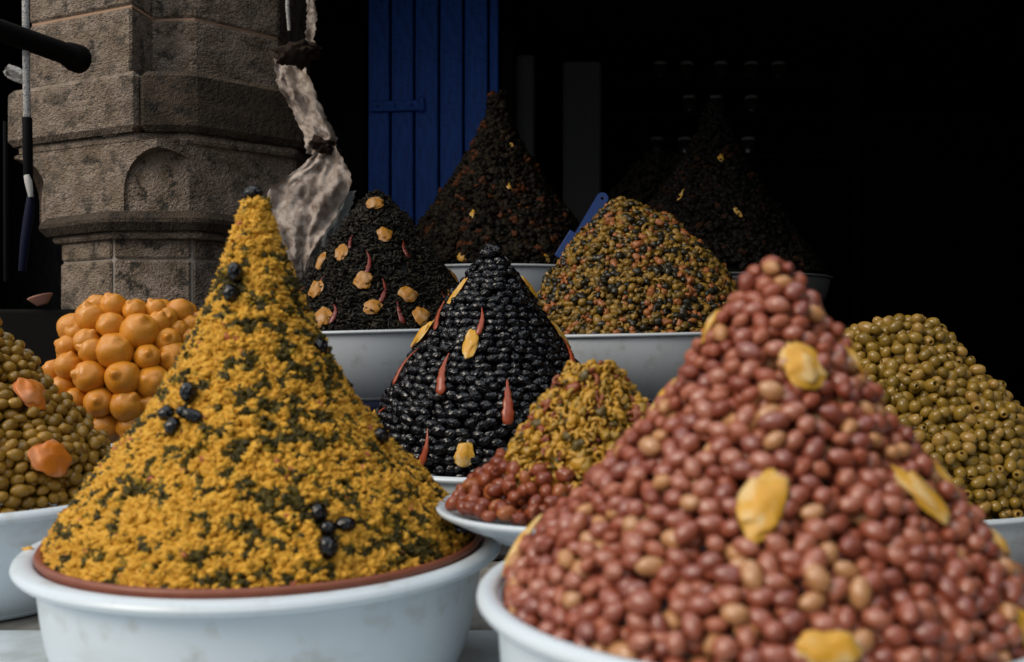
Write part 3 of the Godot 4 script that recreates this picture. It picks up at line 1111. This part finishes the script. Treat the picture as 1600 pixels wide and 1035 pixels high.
func build_tables_and_bowls() -> void:
	var TH := CY - 0.42         # table top
	var t := base("market_table", Vector3(0, 0, -1.2))
	# front board white, older boards behind
	part("white_board", box(Vector3(3.4, 0.03, 0.88), 0.004).done(MT.white_board), t, Vector3(0, TH - 0.015, 0.29))
	for k in 4:
		part("old_board", box(Vector3(3.4, 0.03, 0.2), 0.004).done(MT.old_board), t, Vector3(0, TH - 0.019 + (0.0015 if k % 2 else 0.0), -0.256 - k * 0.206))
	for x in [-1.6, 1.6]:
		for z in [0.65, -0.75]:
			part("leg", box(Vector3(0.06, TH - 0.034, 0.06), 0.005).done(MT.black_wood), t, Vector3(x, (TH - 0.034) / 2.0, z))
	tag(t, "long white and grey board table under the front bowls", "table")
	# steps behind
	slab("display_step", Vector3(0.93, 0.044, 0.46), Vector3(-0.085, TH + 0.023, -1.98), MT.grey_wood, "low grey wooden step under the bowl of black olives", "step")
	var lc := slab("wooden_crate", Vector3(0.6, 0.06, 0.46), Vector3(-0.87, TH + 0.031, -1.98), MT.black_wood, "dark low crate under the bowl of lemons", "crate")
	var T3 := CY - 0.165
	slab("rear_counter", Vector3(1.5, T3, 0.66), Vector3(0.02, T3 / 2.0, -2.55), MT.navy, "dark blue counter under the rear bowls", "counter")
	var T4 := CY + 0.02
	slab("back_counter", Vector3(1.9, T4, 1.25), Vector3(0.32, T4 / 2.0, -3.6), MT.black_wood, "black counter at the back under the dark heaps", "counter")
	# bowls
	bowl("white_bowl", "large white bowl holding the yellow heap in a terracotta dish", -0.3025, -1.20, CY - 0.259, 0.288, TH, MT.enamel, 0.0, 0.024, 0.80, "white bowls")
	bowl("white_bowl", "large white bowl brimming with pink olives at the front right", 0.199, -0.783, CY - 0.207, 0.227, TH, MT.enamel, 0.0, 0.016, 0.76, "white bowls")
	bowl("white_bowl", "white bowl of whole green olives cut off by the left edge", -0.850, -1.53, CY - 0.250, 0.270, TH, MT.enamel, 0.0, 0.020, 0.66, "white bowls")
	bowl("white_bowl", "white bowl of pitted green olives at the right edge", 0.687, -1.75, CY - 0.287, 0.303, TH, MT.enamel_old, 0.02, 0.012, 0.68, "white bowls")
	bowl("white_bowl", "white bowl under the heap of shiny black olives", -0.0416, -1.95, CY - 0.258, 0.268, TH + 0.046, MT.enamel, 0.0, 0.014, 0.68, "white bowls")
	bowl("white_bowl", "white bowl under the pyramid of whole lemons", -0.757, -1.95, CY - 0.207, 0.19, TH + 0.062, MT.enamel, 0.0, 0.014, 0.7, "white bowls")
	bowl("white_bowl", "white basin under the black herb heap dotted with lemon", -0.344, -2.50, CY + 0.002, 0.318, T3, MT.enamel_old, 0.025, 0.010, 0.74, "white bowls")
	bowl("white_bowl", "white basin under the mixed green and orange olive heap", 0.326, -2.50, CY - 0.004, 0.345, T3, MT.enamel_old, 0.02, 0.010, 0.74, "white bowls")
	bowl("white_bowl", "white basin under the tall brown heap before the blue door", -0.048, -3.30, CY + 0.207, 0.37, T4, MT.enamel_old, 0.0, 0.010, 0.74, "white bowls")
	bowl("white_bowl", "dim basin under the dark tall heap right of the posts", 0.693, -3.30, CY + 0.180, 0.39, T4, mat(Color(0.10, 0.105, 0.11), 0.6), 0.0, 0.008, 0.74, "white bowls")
	# terracotta dish nested in the yellow heap's bowl
	var td := base("terracotta_dish", Vector3(-0.3025, CY - 0.316, -1.2))
	part("dish", lathe([[0.0, -0.03], [0.2, -0.03], [0.248, 0.02], [0.258, 0.045], [0.266, 0.058], [0.263, 0.064], [0.256, 0.061], [0.250, 0.048], [0.238, 0.025], [0.19, -0.02], [0.0, -0.02]], 128).done(MT.terracotta), td)
	tag(td, "terracotta dish set inside the white bowl under the yellow heap", "dish")
	# plate of sliced olives, on a pot
	var st := thing("upturned_pot", lathe([[0.0, 0.0], [0.062, 0.0], [0.06, 0.02], [0.052, 0.14], [0.045, 0.175], [0.0, 0.175]], 40).done(mat(Color(0.05, 0.055, 0.055), 0.6)), Vector3(0.11, TH + 0.001, -1.2))
	tag(st, "dark upturned pot holding up the small white plate", "pot")
	var pt := base("white_plate", Vector3(0.081, CY - 0.243, -1.16))
	part("plate", lathe([[0.0, 0.003], [0.095, 0.003], [0.098, 0.0], [0.106, 0.0], [0.11, 0.006], [0.14, 0.017], [0.165, 0.030], [0.171, 0.034], [0.172, 0.038], [0.169, 0.040], [0.160, 0.036], [0.135, 0.024], [0.105, 0.012], [0.0, 0.010]], 96).done(MT.enamel), pt)
	pt.rotation.z = 0.03
	tag(pt, "small white plate of sliced and red olives between the two front bowls", "plate")


func build_heaps() -> void:
	MT.lemon_peel = mat(Color.WHITE, 0.42, {"vertex_color_use_as_albedo": true, "subsurf_scatter_enabled": true, "subsurf_scatter_strength": 0.15})
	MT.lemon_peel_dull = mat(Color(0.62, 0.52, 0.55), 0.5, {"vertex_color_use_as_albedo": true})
	MT.lemon_peel_orange = mat(Color(1.0, 0.56, 0.5), 0.35, {"vertex_color_use_as_albedo": true})
	MT.pepper = tri(mat(Color(0.36, 0.065, 0.02), 0.3), 60.0)
	MT.pepper.albedo_texture = MT.mottle
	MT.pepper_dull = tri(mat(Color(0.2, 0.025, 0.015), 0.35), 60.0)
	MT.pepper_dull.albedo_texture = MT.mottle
	olive_mats("pink", [Color(0.37, 0.098, 0.050), Color(0.44, 0.145, 0.078), Color(0.28, 0.066, 0.036), Color(0.58, 0.29, 0.12), Color(0.12, 0.085, 0.055)], 0.34, {"metallic_specular": 0.7})
	olive_mats("black", [Color(0.0015, 0.0017, 0.0035), Color(0.0025, 0.0025, 0.005)], 0.13, {"metallic_specular": 0.5})
	olive_mats("pitted", [Color(0.31, 0.195, 0.028), Color(0.23, 0.145, 0.02), Color(0.38, 0.23, 0.05)], 0.22)
	olive_mats("green", [Color(0.38, 0.215, 0.026), Color(0.46, 0.26, 0.036), Color(0.29, 0.165, 0.02)], 0.3)
	olive_mats("mixed", [Color(0.31, 0.18, 0.022), Color(0.17, 0.105, 0.014), Color(0.36, 0.125, 0.032), Color(0.022, 0.018, 0.006)], 0.4)
	olive_mats("sliced", [Color(0.58, 0.32, 0.026), Color(0.40, 0.24, 0.024), Color(0.30, 0.075, 0.022), Color(0.12, 0.085, 0.014)], 0.4)
	olive_mats("red", [Color(0.22, 0.045, 0.018), Color(0.30, 0.075, 0.03), Color(0.38, 0.12, 0.035)], 0.28)
	var on := noise(61, 0.9, 2)
	var plain_olive := [ball(10, 14, on, 0.10, Vector3.ZERO, 0.05), ball(10, 14, on, 0.10, Vector3(5, 0, 0), 0.10), ball(10, 14, on, 0.12, Vector3(9, 2, 0), 0.0)]
	var wn := noise(62, 1.7, 3)
	wn.fractal_type = FastNoiseLite.FRACTAL_RIDGED
	var wrinkled := [ball(20, 28, wn, 0.30, Vector3.ZERO, 0.05), ball(20, 28, wn, 0.30, Vector3(4, 1, 0), 0.0), ball(20, 28, wn, 0.30, Vector3(8, 3, 1), 0.0)]
	MT.black_meshes = wrinkled.map(func(m): return m.done(MT.black[0]))
	# pitted olive: a hole at one end
	var pp := [[0.0, 0.1], [0.24, 0.12], [0.30, 0.6], [0.32, 0.84], [0.38, 0.91]]
	for k in 13:
		var th := lerpf(0.47, PI, k / 12.0)
		pp.append([sin(th), cos(th)])
	var hollow := MB.new()
	hollow.add(lathe(pp, 16), Transform3D(Basis(Vector3.BACK, -PI / 2), Vector3.ZERO))
	# ring of a sliced olive, open on one side
	var ring := MB.new()
	for a in 15:
		var th := 5.1 * a / 14.0
		for b in 7:
			var ph := TAU * b / 7
			var r := 0.72 + 0.3 * cos(ph)
			ring.p(Vector3(cos(th) * r, sin(ph) * 0.42, sin(th) * r))
	ring.grid(15, 7, 0, false)
	for a in 14:
		ring.q(a * 7 + 6, a * 7, (a + 1) * 7, (a + 1) * 7 + 6)
	var chunk := ball(8, 10, noise(63, 1.4, 2), 0.55)
	var flake := ball(7, 9, noise(65, 1.6, 2), 0.85)
	var chunk2 := ball(7, 9, noise(64, 1.8, 2), 0.6)
	var done := func(list: Array, m: Material) -> Array: return list.map(func(q): return q.done(m))

	# --- pink olives, front right
	var gl := [
		["pink", 1118, 512, 46, 42, 35, "yellow lemon piece on the left shoulder near the pink heap's tip"],
		["pink", 1250, 577, 64, 64, 10, "broad lemon piece in the upper middle of the pink heap"],
		["pink", 1026, 626, 36, 46, 25, "small lemon piece on the left flank of the pink heap"],
		["pink", 1346, 562, 46, 44, -30, "lemon piece on the pink heap's right edge before the pitted olives"],
		["pink", 1190, 795, 74, 104, -12, "large pointed lemon wedge in the middle of the pink heap"],
		["pink", 1437, 780, 56, 68, 20, "lemon piece right of the middle of the pink heap"],
		["pink", 1494, 750, 44, 52, -35, "lemon piece on the pink heap's right edge, above its bowl"],
		["pink", 822, 858, 56, 64, 40, "lemon wedge low on the pink heap's left edge under the small plate"],
		["pink", 1292, 1018, 92, 60, 0, "big lemon piece at the bottom of the picture on the pink heap"],
		["pink", 1594, 985, 46, 46, 0, "lemon piece at the lower right edge of the picture on pink olives"],
		["pink", 1584, 852, 50, 34, -30, "lemon piece at the right edge just under the pitted olive bowl"]]
	var skip := []
	for q in gl:
		var c := lemon_bit(q[0], q[1], q[2], q[3], q[4], q[5], q[6], "lemon pieces on the pink heap")
		skip.append([c, minf(q[3], q[4]) * 0.62 / FP * 0.42])
	var pk := "pink olive heaped in the front right white bowl"
	fill("pink", "pink_olive", settle("pink", pack("pink", 0.0178, 0.0132, 3, 0.42), 0.0147), done.call(plain_olive, MT.pink[0]), MT.pink, [0.36, 0.31, 0.20, 0.127, 0.003], Vector3(0.0087, 0.0066, 0.0066), 0.10,
		[pk, "rosy " + pk, "deep red " + pk, "pale yellowish " + pk, "dark bruised " + pk], "olive", "pink olives in the front right bowl", "pink_olives", "the further pink olives of the front right heap", plain_olive[0],
		[Color(0.37, 0.098, 0.050), Color(0.44, 0.145, 0.078), Color(0.28, 0.066, 0.036), Color(0.58, 0.29, 0.12), Color(0.12, 0.085, 0.055)], 300, 0.6, skip, 0.3)

	# --- yellow chopped heap, front left
	var patch := noise(71, 40.0, 2)
	var broad := noise(72, 7.0, 2)
	chopped("yellow", "chopped_olive_heap", "tall yellow heap of chopped olives flecked with black in the front left bowl", "olive heap", Color(0.05, 0.045, 0.012), 38000, flake, func(p: Vector3) -> Color:
		var v := patch.get_noise_3dv(p) + broad.get_noise_3dv(p) * 0.3 + rng.randfn(0.0, 0.10)
		if v < -0.21: return Color(0.035, 0.030, 0.010).lerp(Color(0.10, 0.072, 0.012), pow(rng.randf(), 1.6))
		if rng.randf() < 0.012: return Color(0.42, 0.12, 0.06)
		if v < -0.16: return Color(0.26, 0.165, 0.016)
		return Color(0.72, 0.385, 0.05).lerp(Color(0.56, 0.29, 0.03), rng.randf()), Vector2(0.0028, 0.0068), 0.6, 0.006, 0.33)
	for q in [[39, 846, 1.13, "yellow crumb lying on the left rim of the front left bowl"]]:
		var cr := thing("olive_crumb", flake.done(mat(Color(0.62, 0.33, 0.03), 0.5)))
		var a0 := Vector3(q[0] - 800.0, 0, -FP).normalized()
		var hit: Vector3 = a0 * q[2] * 1.13
		var from_mid: Vector3 = (hit - Vector3(-0.3025, 0, -1.2)); from_mid.y = 0
		var spot: Vector3 = Vector3(-0.3025, CY - 0.2588, -1.2) + from_mid.normalized() * 0.279
		cr.transform = Transform3D(Basis.from_scale(Vector3(0.006, 0.0035, 0.0045)), spot)
		tag(cr, q[3], "crumb")
	for q in [[400, 303, 30, 22, 10, "black olive on the very tip of the yellow heap"],
		[372, 430, 22, 34, 10, "upper of two black olives below the tip of the yellow heap"], [365, 462, 24, 30, 20, "lower of two black olives below the tip of the yellow heap"],
		[300, 618, 26, 34, 5, "topmost olive of the black cross on the yellow heap's left"], [265, 650, 28, 24, 10, "left olive of the black cross on the yellow heap's left"], [305, 654, 36, 24, -20, "right olive of the black cross on the yellow heap's left"], [275, 672, 24, 32, -10, "bottom olive of the black cross on the yellow heap's left"], [288, 646, 20, 18, 0, "middle olive of the black cross on the yellow heap's left"],
		[497, 805, 24, 32, 20, "topmost olive of the black cross low on the yellow heap"], [536, 823, 34, 26, 5, "right olive of the black cross low on the yellow heap"], [510, 829, 26, 24, 0, "middle olive of the black cross low on the yellow heap"], [510, 860, 30, 38, 5, "bottom olive of the black cross low on the yellow heap"],
		[495, 546, 20, 28, 25, "single black olive on the right shoulder of the yellow heap"], [590, 686, 24, 28, 30, "single black olive on the right flank of the yellow heap"], [712, 830, 30, 22, -10, "black olive on the yellow heap in the shade of the plate"]]:
		black_olive("yellow", q[0], q[1], q[2], q[3], q[4], q[5])

	# --- black olives, centre
	var bg := "lemon pieces on the black olive heap"
	skip = []
	for q in [[718, 459, 16, 30, -15, "thin lemon wedge high on the left of the black olive heap"], [822, 457, 26, 30, 30, "lemon wedge high on the right of the black olive heap"], [736, 540, 24, 44, 0, "upright lemon wedge in the middle of the black olive heap"], [667, 528, 34, 32, -35, "lemon wedge on the left edge of the black heap, under the herb basin"], [886, 527, 24, 34, 30, "lemon wedge on the right edge of the black heap, before the mixed basin"], [726, 711, 30, 40, -10, "torn lemon piece at the foot of the black olive heap"], [588, 655, 20, 18, -30, "lemon scrap at the far left edge of the black olive heap"]]:
		var c := lemon_bit("black", q[0], q[1], q[2], q[3], q[4], q[5], bg)
		skip.append([c, minf(q[2], q[3]) * 0.6 / FP * 0.95])
	var cg := "red pepper strips on the black olive heap"
	for q in [[705, 460, 688, 520, 12, "long red pepper strip on the upper left edge of the black heap", 0.1], [754, 486, 748, 528, 11, "short red pepper strip beside the upright lemon wedge", -0.08], [662, 548, 622, 606, 12, "curved red pepper strip on the black heap's left edge", 0.14], [706, 558, 694, 622, 18, "broad red pepper strip left of the black heap's middle", 0.05], [791, 598, 792, 668, 22, "broadest red pepper strip right of the black heap's middle", 0.0], [612, 638, 588, 670, 9, "small red pepper strip at the lower left edge of the black heap", 0.1], [674, 670, 658, 736, 16, "red pepper strip at the foot of the black heap", -0.12], [872, 534, 888, 578, 14, "red pepper strip on the right edge of the black heap", -0.05]]:
		chilli("black", q[0], q[1], q[2], q[3], q[4], q[5], cg, q[6])
	fill("black", "black_olive", pack("black", 0.0235, 0.0165, 3, 0.26), MT.black_meshes, MT.black, [0.6, 0.4], Vector3(0.0125, 0.0088, 0.0092), 0.08,
		["shiny wrinkled black olive on the central heap", "shiny wrinkled black olive on the central heap"], "olive", "black olives on the central heap", "black_olives", "the further black olives of the central heap", wrinkled[0], [Color(0.0015, 0.0017, 0.0035), Color(0.0025, 0.0025, 0.005)], 300, 0.28, skip)

	# --- pitted green olives, right
	fill("pitted", "pitted_olive", settle("pitted", pack("pitted", 0.0228, 0.0184, 3, 0.5), 0.0200), [hollow.done(MT.pitted[0])], MT.pitted, [0.5, 0.3, 0.2], Vector3(0.0126, 0.0098, 0.0098), 0.10,
		["pitted green olive in the bowl at the right edge", "darker pitted green olive in the bowl at the right edge", "paler pitted green olive in the bowl at the right edge"], "olive", "pitted green olives in the right bowl", "pitted_olives", "the further pitted green olives of the right heap", hollow, [Color(0.31, 0.195, 0.028), Color(0.23, 0.145, 0.02), Color(0.38, 0.23, 0.05)], 300, 0.9, [], 1.2)

	# --- whole green olives, left
	skip = []
	for q in [[42, 620, 52, 36, -20, "upper reddish lemon piece on the green olives at the left edge"], [72, 718, 66, 46, -12, "lower reddish lemon piece on the green olives at the left edge"]]:
		var c := lemon_bit("green", q[0], q[1], q[2], q[3], q[4], q[5], "lemon pieces on the left green heap", 0.5)
		skip.append([c, minf(q[2], q[3]) * 0.6 / FP * 0.9])
	fill("green", "green_olive", settle("green", pack("green", 0.0218, 0.0176, 3, 0.45), 0.0190), done.call(plain_olive, MT.green[0]), MT.green, [0.5, 0.25, 0.25], Vector3(0.0114, 0.0092, 0.0092), 0.09,
		["whole green olive in the bowl at the left edge", "paler whole green olive in the bowl at the left edge", "darker whole green olive in the bowl at the left edge"], "olive", "whole green olives in the left bowl", "green_olives", "the further green olives of the left heap", plain_olive[0], [Color(0.38, 0.215, 0.026), Color(0.46, 0.26, 0.036), Color(0.29, 0.165, 0.02)], 300, 0.4, skip)
	black_olive("green", 148, 746, 26, 24, 20, "upper black olive between the left green heap and the yellow heap")
	black_olive("green", 126, 768, 24, 26, 40, "lower black olive between the left green heap and the yellow heap")

	# --- sliced olives on the plate, with red olives round the foot
	fill("sliced", "olive_slice", pack("sliced", 0.0100, 0.0080, 3, 0.45), [ring.done(MT.sliced[0]), chunk.done(MT.sliced[0]), ring.done(MT.sliced[0])], MT.sliced, [0.56, 0.2, 0.16, 0.08], Vector3(0.0060, 0.0055, 0.0055), 0.25,
		["yellow sliced olive on the small plate's heap", "greenish sliced olive on the small plate's heap", "reddish sliced olive on the small plate's heap", "dark sliced olive on the small plate's heap"], "olive slice", "sliced olives on the small plate", "olive_slices", "the further sliced olives of the small plate's heap", ring, [Color(0.58, 0.32, 0.026), Color(0.40, 0.24, 0.024), Color(0.30, 0.075, 0.022), Color(0.12, 0.085, 0.014)], 300, 1.2)
	var reds := []
	for k in 1400:
		var a := rng.randf_range(1.7, 3.7)
		var r := rng.randf_range(0.07, 0.152)
		var lift := rng.randf_range(0.0, 0.055) * clampf(1.0 - (r - 0.10) / 0.055, 0.0, 1.0)
		reds.append([Vector3(0.081 + cos(a) * r, CY - 0.222 + lift + r * 0.12, -1.16 + sin(a) * r), a])
	var picked := []
	for q in reds:
		var free := true
		for w in picked:
			if q[0].distance_to(w[0]) < 0.0135: free = false
		if free: picked.append(q)
	var kr := 0
	for q in picked:
		var o := thing("red_olive", (chunk if kr % 4 == 3 else plain_olive[kr % 3]).done(MT.red[0]), Vector3.ZERO, MT.red[kr % 7 / 3])
		var s := rng.randf_range(0.9, 1.2)
		o.transform = Transform3D(Basis(Vector3(rng.randfn(), rng.randfn(), rng.randfn()).normalized(), rng.randf() * TAU) * Basis.from_scale(Vector3(0.0094, 0.0076, 0.0076) * s), q[0])
		tag(o, ["red olive round the foot of the small plate's heap", "lighter red olive round the foot of the small plate's heap", "palest red olive round the foot of the small plate's heap"][kr % 7 / 3], "olive", "red olives on the small plate")
		kr += 1

	# --- mixed olives, back right
	fill("mixed", "mixed_olive", settle("mixed", pack("mixed", 0.0165, 0.0138, 3, 0.5), 0.0138), [hollow.done(MT.mixed[0]), chunk2.done(MT.mixed[0]), ring.done(MT.mixed[0]), chunk.done(MT.mixed[0])], MT.mixed, [0.36, 0.20, 0.16, 0.28], Vector3(0.0092, 0.0076, 0.0076), 0.25,
		["green olive in the mixed heap at the back", "dark green olive in the mixed heap at the back", "orange shredded piece in the mixed heap at the back", "blackish olive in the mixed heap at the back"], "olive", "olives in the mixed heap at the back", "mixed_olives", "the further olives of the mixed heap at the back", chunk2, [Color(0.31, 0.18, 0.022), Color(0.17, 0.105, 0.014), Color(0.36, 0.125, 0.032), Color(0.022, 0.018, 0.006)], 300, 1.0)

	# --- black herb heap, back left
	chopped("herb", "black_herb_heap", "black heap of chopped herbs dotted with lemon pieces and red peppers", "herb heap", Color(0.010, 0.010, 0.008), 9000, chunk, func(_p: Vector3) -> Color:
		return Color(0.008, 0.0075, 0.006).lerp(Color(0.04, 0.034, 0.022), pow(rng.randf(), 2.5)), Vector2(0.006, 0.012), 0.34, 0.006, 0.35)
	var hg := "lemon pieces on the black herb heap"
	for q in [[586, 322, 28, 18, 0, "topmost lemon piece on the black herb heap"], [601, 369, 24, 20, 10, "lemon piece below the topmost one on the herb heap"], [535, 397, 22, 22, 20, "lemon piece on the upper left of the herb heap"], [568, 441, 28, 26, 0, "lemon piece under a pepper strip amid the herb heap"], [496, 455, 26, 20, 15, "lemon piece on the left flank of the herb heap"], [637, 463, 28, 22, 0, "lemon piece on the right half of the herb heap"], [583, 482, 28, 22, 0, "lemon piece low in the middle of the herb heap"], [656, 497, 26, 26, -20, "lowest right lemon piece of the herb heap above its basin rim"], [506, 498, 28, 26, 20, "lowest left lemon piece of the herb heap beside a pepper"], [717, 434, 18, 18, -20, "lemon piece on the herb heap's far right edge"], [704, 466, 16, 20, 0, "lemon piece on the right of the herb heap beside the black olives"], [503, 410, 18, 24, 30, "lemon piece on the left edge of the herb heap by the torn sheet"]]:
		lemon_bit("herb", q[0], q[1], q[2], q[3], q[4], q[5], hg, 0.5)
	var hp := "red pepper strips on the black herb heap"
	for q in [[572, 393, 572, 430, 9, "red pepper strip above a lemon piece amid the herb heap", -0.12], [597, 436, 594, 474, 9, "red pepper strip in the centre of the herb heap", -0.12], [552, 368, 547, 390, 7, "small red pepper strip near the herb heap's upper left lemon", 0.05], [630, 378, 638, 404, 9, "red pepper strip on the upper right of the herb heap", 0.15], [620, 472, 630, 508, 10, "red pepper strip low on the right of the herb heap", 0.05], [521, 474, 516, 508, 10, "red pepper strip hooked round the lowest left lemon piece", -0.2], [508, 433, 498, 448, 7, "red pepper strip above the left flank lemon of the herb heap", 0.0], [480, 448, 462, 470, 8, "red pepper strip on the far left edge of the herb heap", 0.1], [686, 452, 698, 476, 8, "red pepper strip on the far right of the herb heap", 0.1]]:
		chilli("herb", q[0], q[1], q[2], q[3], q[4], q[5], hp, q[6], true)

	# --- brown and dark heaps at the back
	var bn := noise(73, 14.0, 3)
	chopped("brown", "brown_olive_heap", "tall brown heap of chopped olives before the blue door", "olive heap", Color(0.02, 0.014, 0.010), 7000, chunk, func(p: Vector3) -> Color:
		var v := bn.get_noise_3dv(p) + rng.randfn(0.0, 0.2)
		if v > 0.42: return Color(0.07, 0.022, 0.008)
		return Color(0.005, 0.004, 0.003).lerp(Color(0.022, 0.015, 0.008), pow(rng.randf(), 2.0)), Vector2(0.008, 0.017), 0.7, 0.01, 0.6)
	for q in [[796, 291, 12, 12, 0, "upper lemon bit on the right of the tall brown heap"], [739, 335, 10, 16, 10, "lemon bit in the middle of the tall brown heap"], [852, 405, 14, 12, 0, "lower right lemon bit on the tall brown heap"], [723, 402, 16, 14, 35, "lower left lemon bit on the tall brown heap"], [800, 231, 8, 12, 0, "highest lemon bit on the tall brown heap"]]:
		lemon_bit("brown", q[0], q[1], q[2], q[3], q[4], q[5], "lemon bits on the tall brown heap")
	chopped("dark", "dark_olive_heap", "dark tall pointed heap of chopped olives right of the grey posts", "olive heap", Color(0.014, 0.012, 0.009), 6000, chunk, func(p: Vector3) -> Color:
		var v := bn.get_noise_3dv(p) + rng.randfn(0.0, 0.2)
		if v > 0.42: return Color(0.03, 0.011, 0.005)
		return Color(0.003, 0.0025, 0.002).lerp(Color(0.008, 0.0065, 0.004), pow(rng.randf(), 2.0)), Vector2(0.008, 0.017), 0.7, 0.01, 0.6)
	for q in [[1126, 247, 10, 14, 0, "highest lemon bit on the dark pointed heap"], [1094, 354, 10, 16, -15, "lowest lemon bit on the dark pointed heap"], [1065, 305, 9, 14, -10, "left lemon bit on the dark pointed heap"], [1153, 333, 10, 14, 20, "right lemon bit on the dark pointed heap"]]:
		lemon_bit("dark", q[0], q[1], q[2], q[3], q[4], q[5], "lemon bits on the dark pointed heap")
	chopped("dark_far", "far_olive_heap", "dim rounded heap behind the dark pointed heap", "olive heap", Color(0.014, 0.012, 0.009), 3000, chunk, func(_p: Vector3) -> Color:
		return Color(0.005, 0.004, 0.003).lerp(Color(0.012, 0.010, 0.006), rng.randf()), Vector2(0.01, 0.02), 0.7, 0.01, 0.6)

	# --- pyramid of whole preserved lemons, row by row from the top
	var lem := mat(Color(0.72, 0.33, 0.028), 0.2, {"normal_enabled": true, "normal_texture": bump(81, 0.12, 6.0, 4, 256), "normal_scale": 0.6, "subsurf_scatter_enabled": true, "subsurf_scatter_strength": 0.12})
	tri(lem, 1.2)
	lem.albedo_texture = noise_tex(82, 0.02, Color(0.80, 0.56, 0.5), Color(1, 1, 1), 3, 256)
	var ln := noise(83, 1.0, 2)
	var forms := []
	for k in 4:
		var m := MB.new()
		for r in 25:
			var th := PI * r / 24.0
			for j in 28:
				var a := TAU * j / 28
				var dd := Vector3(cos(th), sin(th) * cos(a), sin(th) * sin(a))
				var s := 1.0 + ln.get_noise_3dv(dd + Vector3(k * 5, 0, 0)) * 0.06
				if dd.x > 0.0:
					s += (0.05 + 0.045 * k) * exp(-pow(th / 0.26, 4.0)) - 0.05 * exp(-pow((th - 0.42) / 0.16, 2.0))
				else:
					s += 0.04 * exp(-pow((PI - th) / 0.2, 2.0))
				m.p(dd * s)
		m.grid(25, 28, 0, true)
		forms.append(m.done(lem))
	var rows := [
		[[150, 478, 44], [175, 476, 44], [209, 484, 36], [244, 482, 36], [283, 484, 43], [315, 499, 30]],
		[[139, 494, 49], [171, 507, 45], [218, 516, 62], [248, 503, 38], [261, 495, 36], [300, 508, 37]],
		[[117, 517, 36], [264, 531, 42], [280, 514, 32], [296, 527, 32], [313, 518, 32]],
		[[103, 541, 40], [133, 532, 42], [141, 547, 43], [178, 547, 60], [231, 557, 43], [274, 557, 54]],
		[[79, 578, 34], [104, 571, 46], [137, 588, 52], [191, 590, 57], [240, 597, 54], [283, 590, 46]],
		[[94, 606, 40], [116, 624, 38], [153, 630, 49], [197, 635, 54], [239, 634, 42]],
		[[128, 652, 38], [161, 670, 45], [206, 670, 52], [246, 668, 46]]]
	var rn := ["top", "second", "third", "fourth", "fifth", "sixth", "bottom"]
	var cn := ["leftmost", "second from the left", "third from the left", "fourth from the left", "fifth from the left", "rightmost"]
	for r in rows.size():
		var row: Array = rows[r]
		row.sort_custom(func(a, b): return a[0] < b[0])
		for k in row.size():
			var q: Array = row[k]
			var hit := on_heap("lemons", q[0], q[1])
			var rad: float = q[2] * 0.5 * -hit.at.z / FP
			var o := thing("whole_lemon", forms[(r * 3 + k) % 4])
			var face: Vector3 = (hit.n + Vector3(rng.randfn(-0.1, 0.6), rng.randfn(0.3, 0.5), 0.1 + rng.randfn(0, 0.4))).normalized()
			var b := Basis(face, face.cross(Vector3(0.3, 0.9, 0.2)).normalized(), Vector3.ZERO)
			b.z = b.x.cross(b.y)
			o.transform = Transform3D(b * Basis.from_scale(Vector3(0.98, 0.98, 0.98) * rad), hit.at - hit.n * rad * 0.2)
			var which: String = cn[k] if k < row.size() - 1 else "rightmost"
			tag(o, "whole preserved lemon, %s in the %s row of the lemon pyramid" % [which, rn[r]], "lemon", "whole lemons in the pyramid")
	var inner := []
	for q in pack("lemons", 0.062, 0.052, 3, 0.2):
		var facing: bool = Vector3(q[1].x, 0, q[1].z).normalized().z > 0.2
		if q[3] == 0 and facing and q[1].y < 0.9: continue
		if q[3] == 0 and (q[0].z > -1.9): continue
		var s := rng.randf_range(0.026, 0.032)
		inner.append([Transform3D(Basis(Vector3(rng.randfn(), rng.randfn(), rng.randfn()).normalized(), rng.randf() * TAU) * s, q[0] - q[1] * 0.022), Color.WHITE])
	tag(many("inner_lemons", forms[0], inner), "the further lemons inside and behind the lemon pyramid", "lemons", "", "stuff")
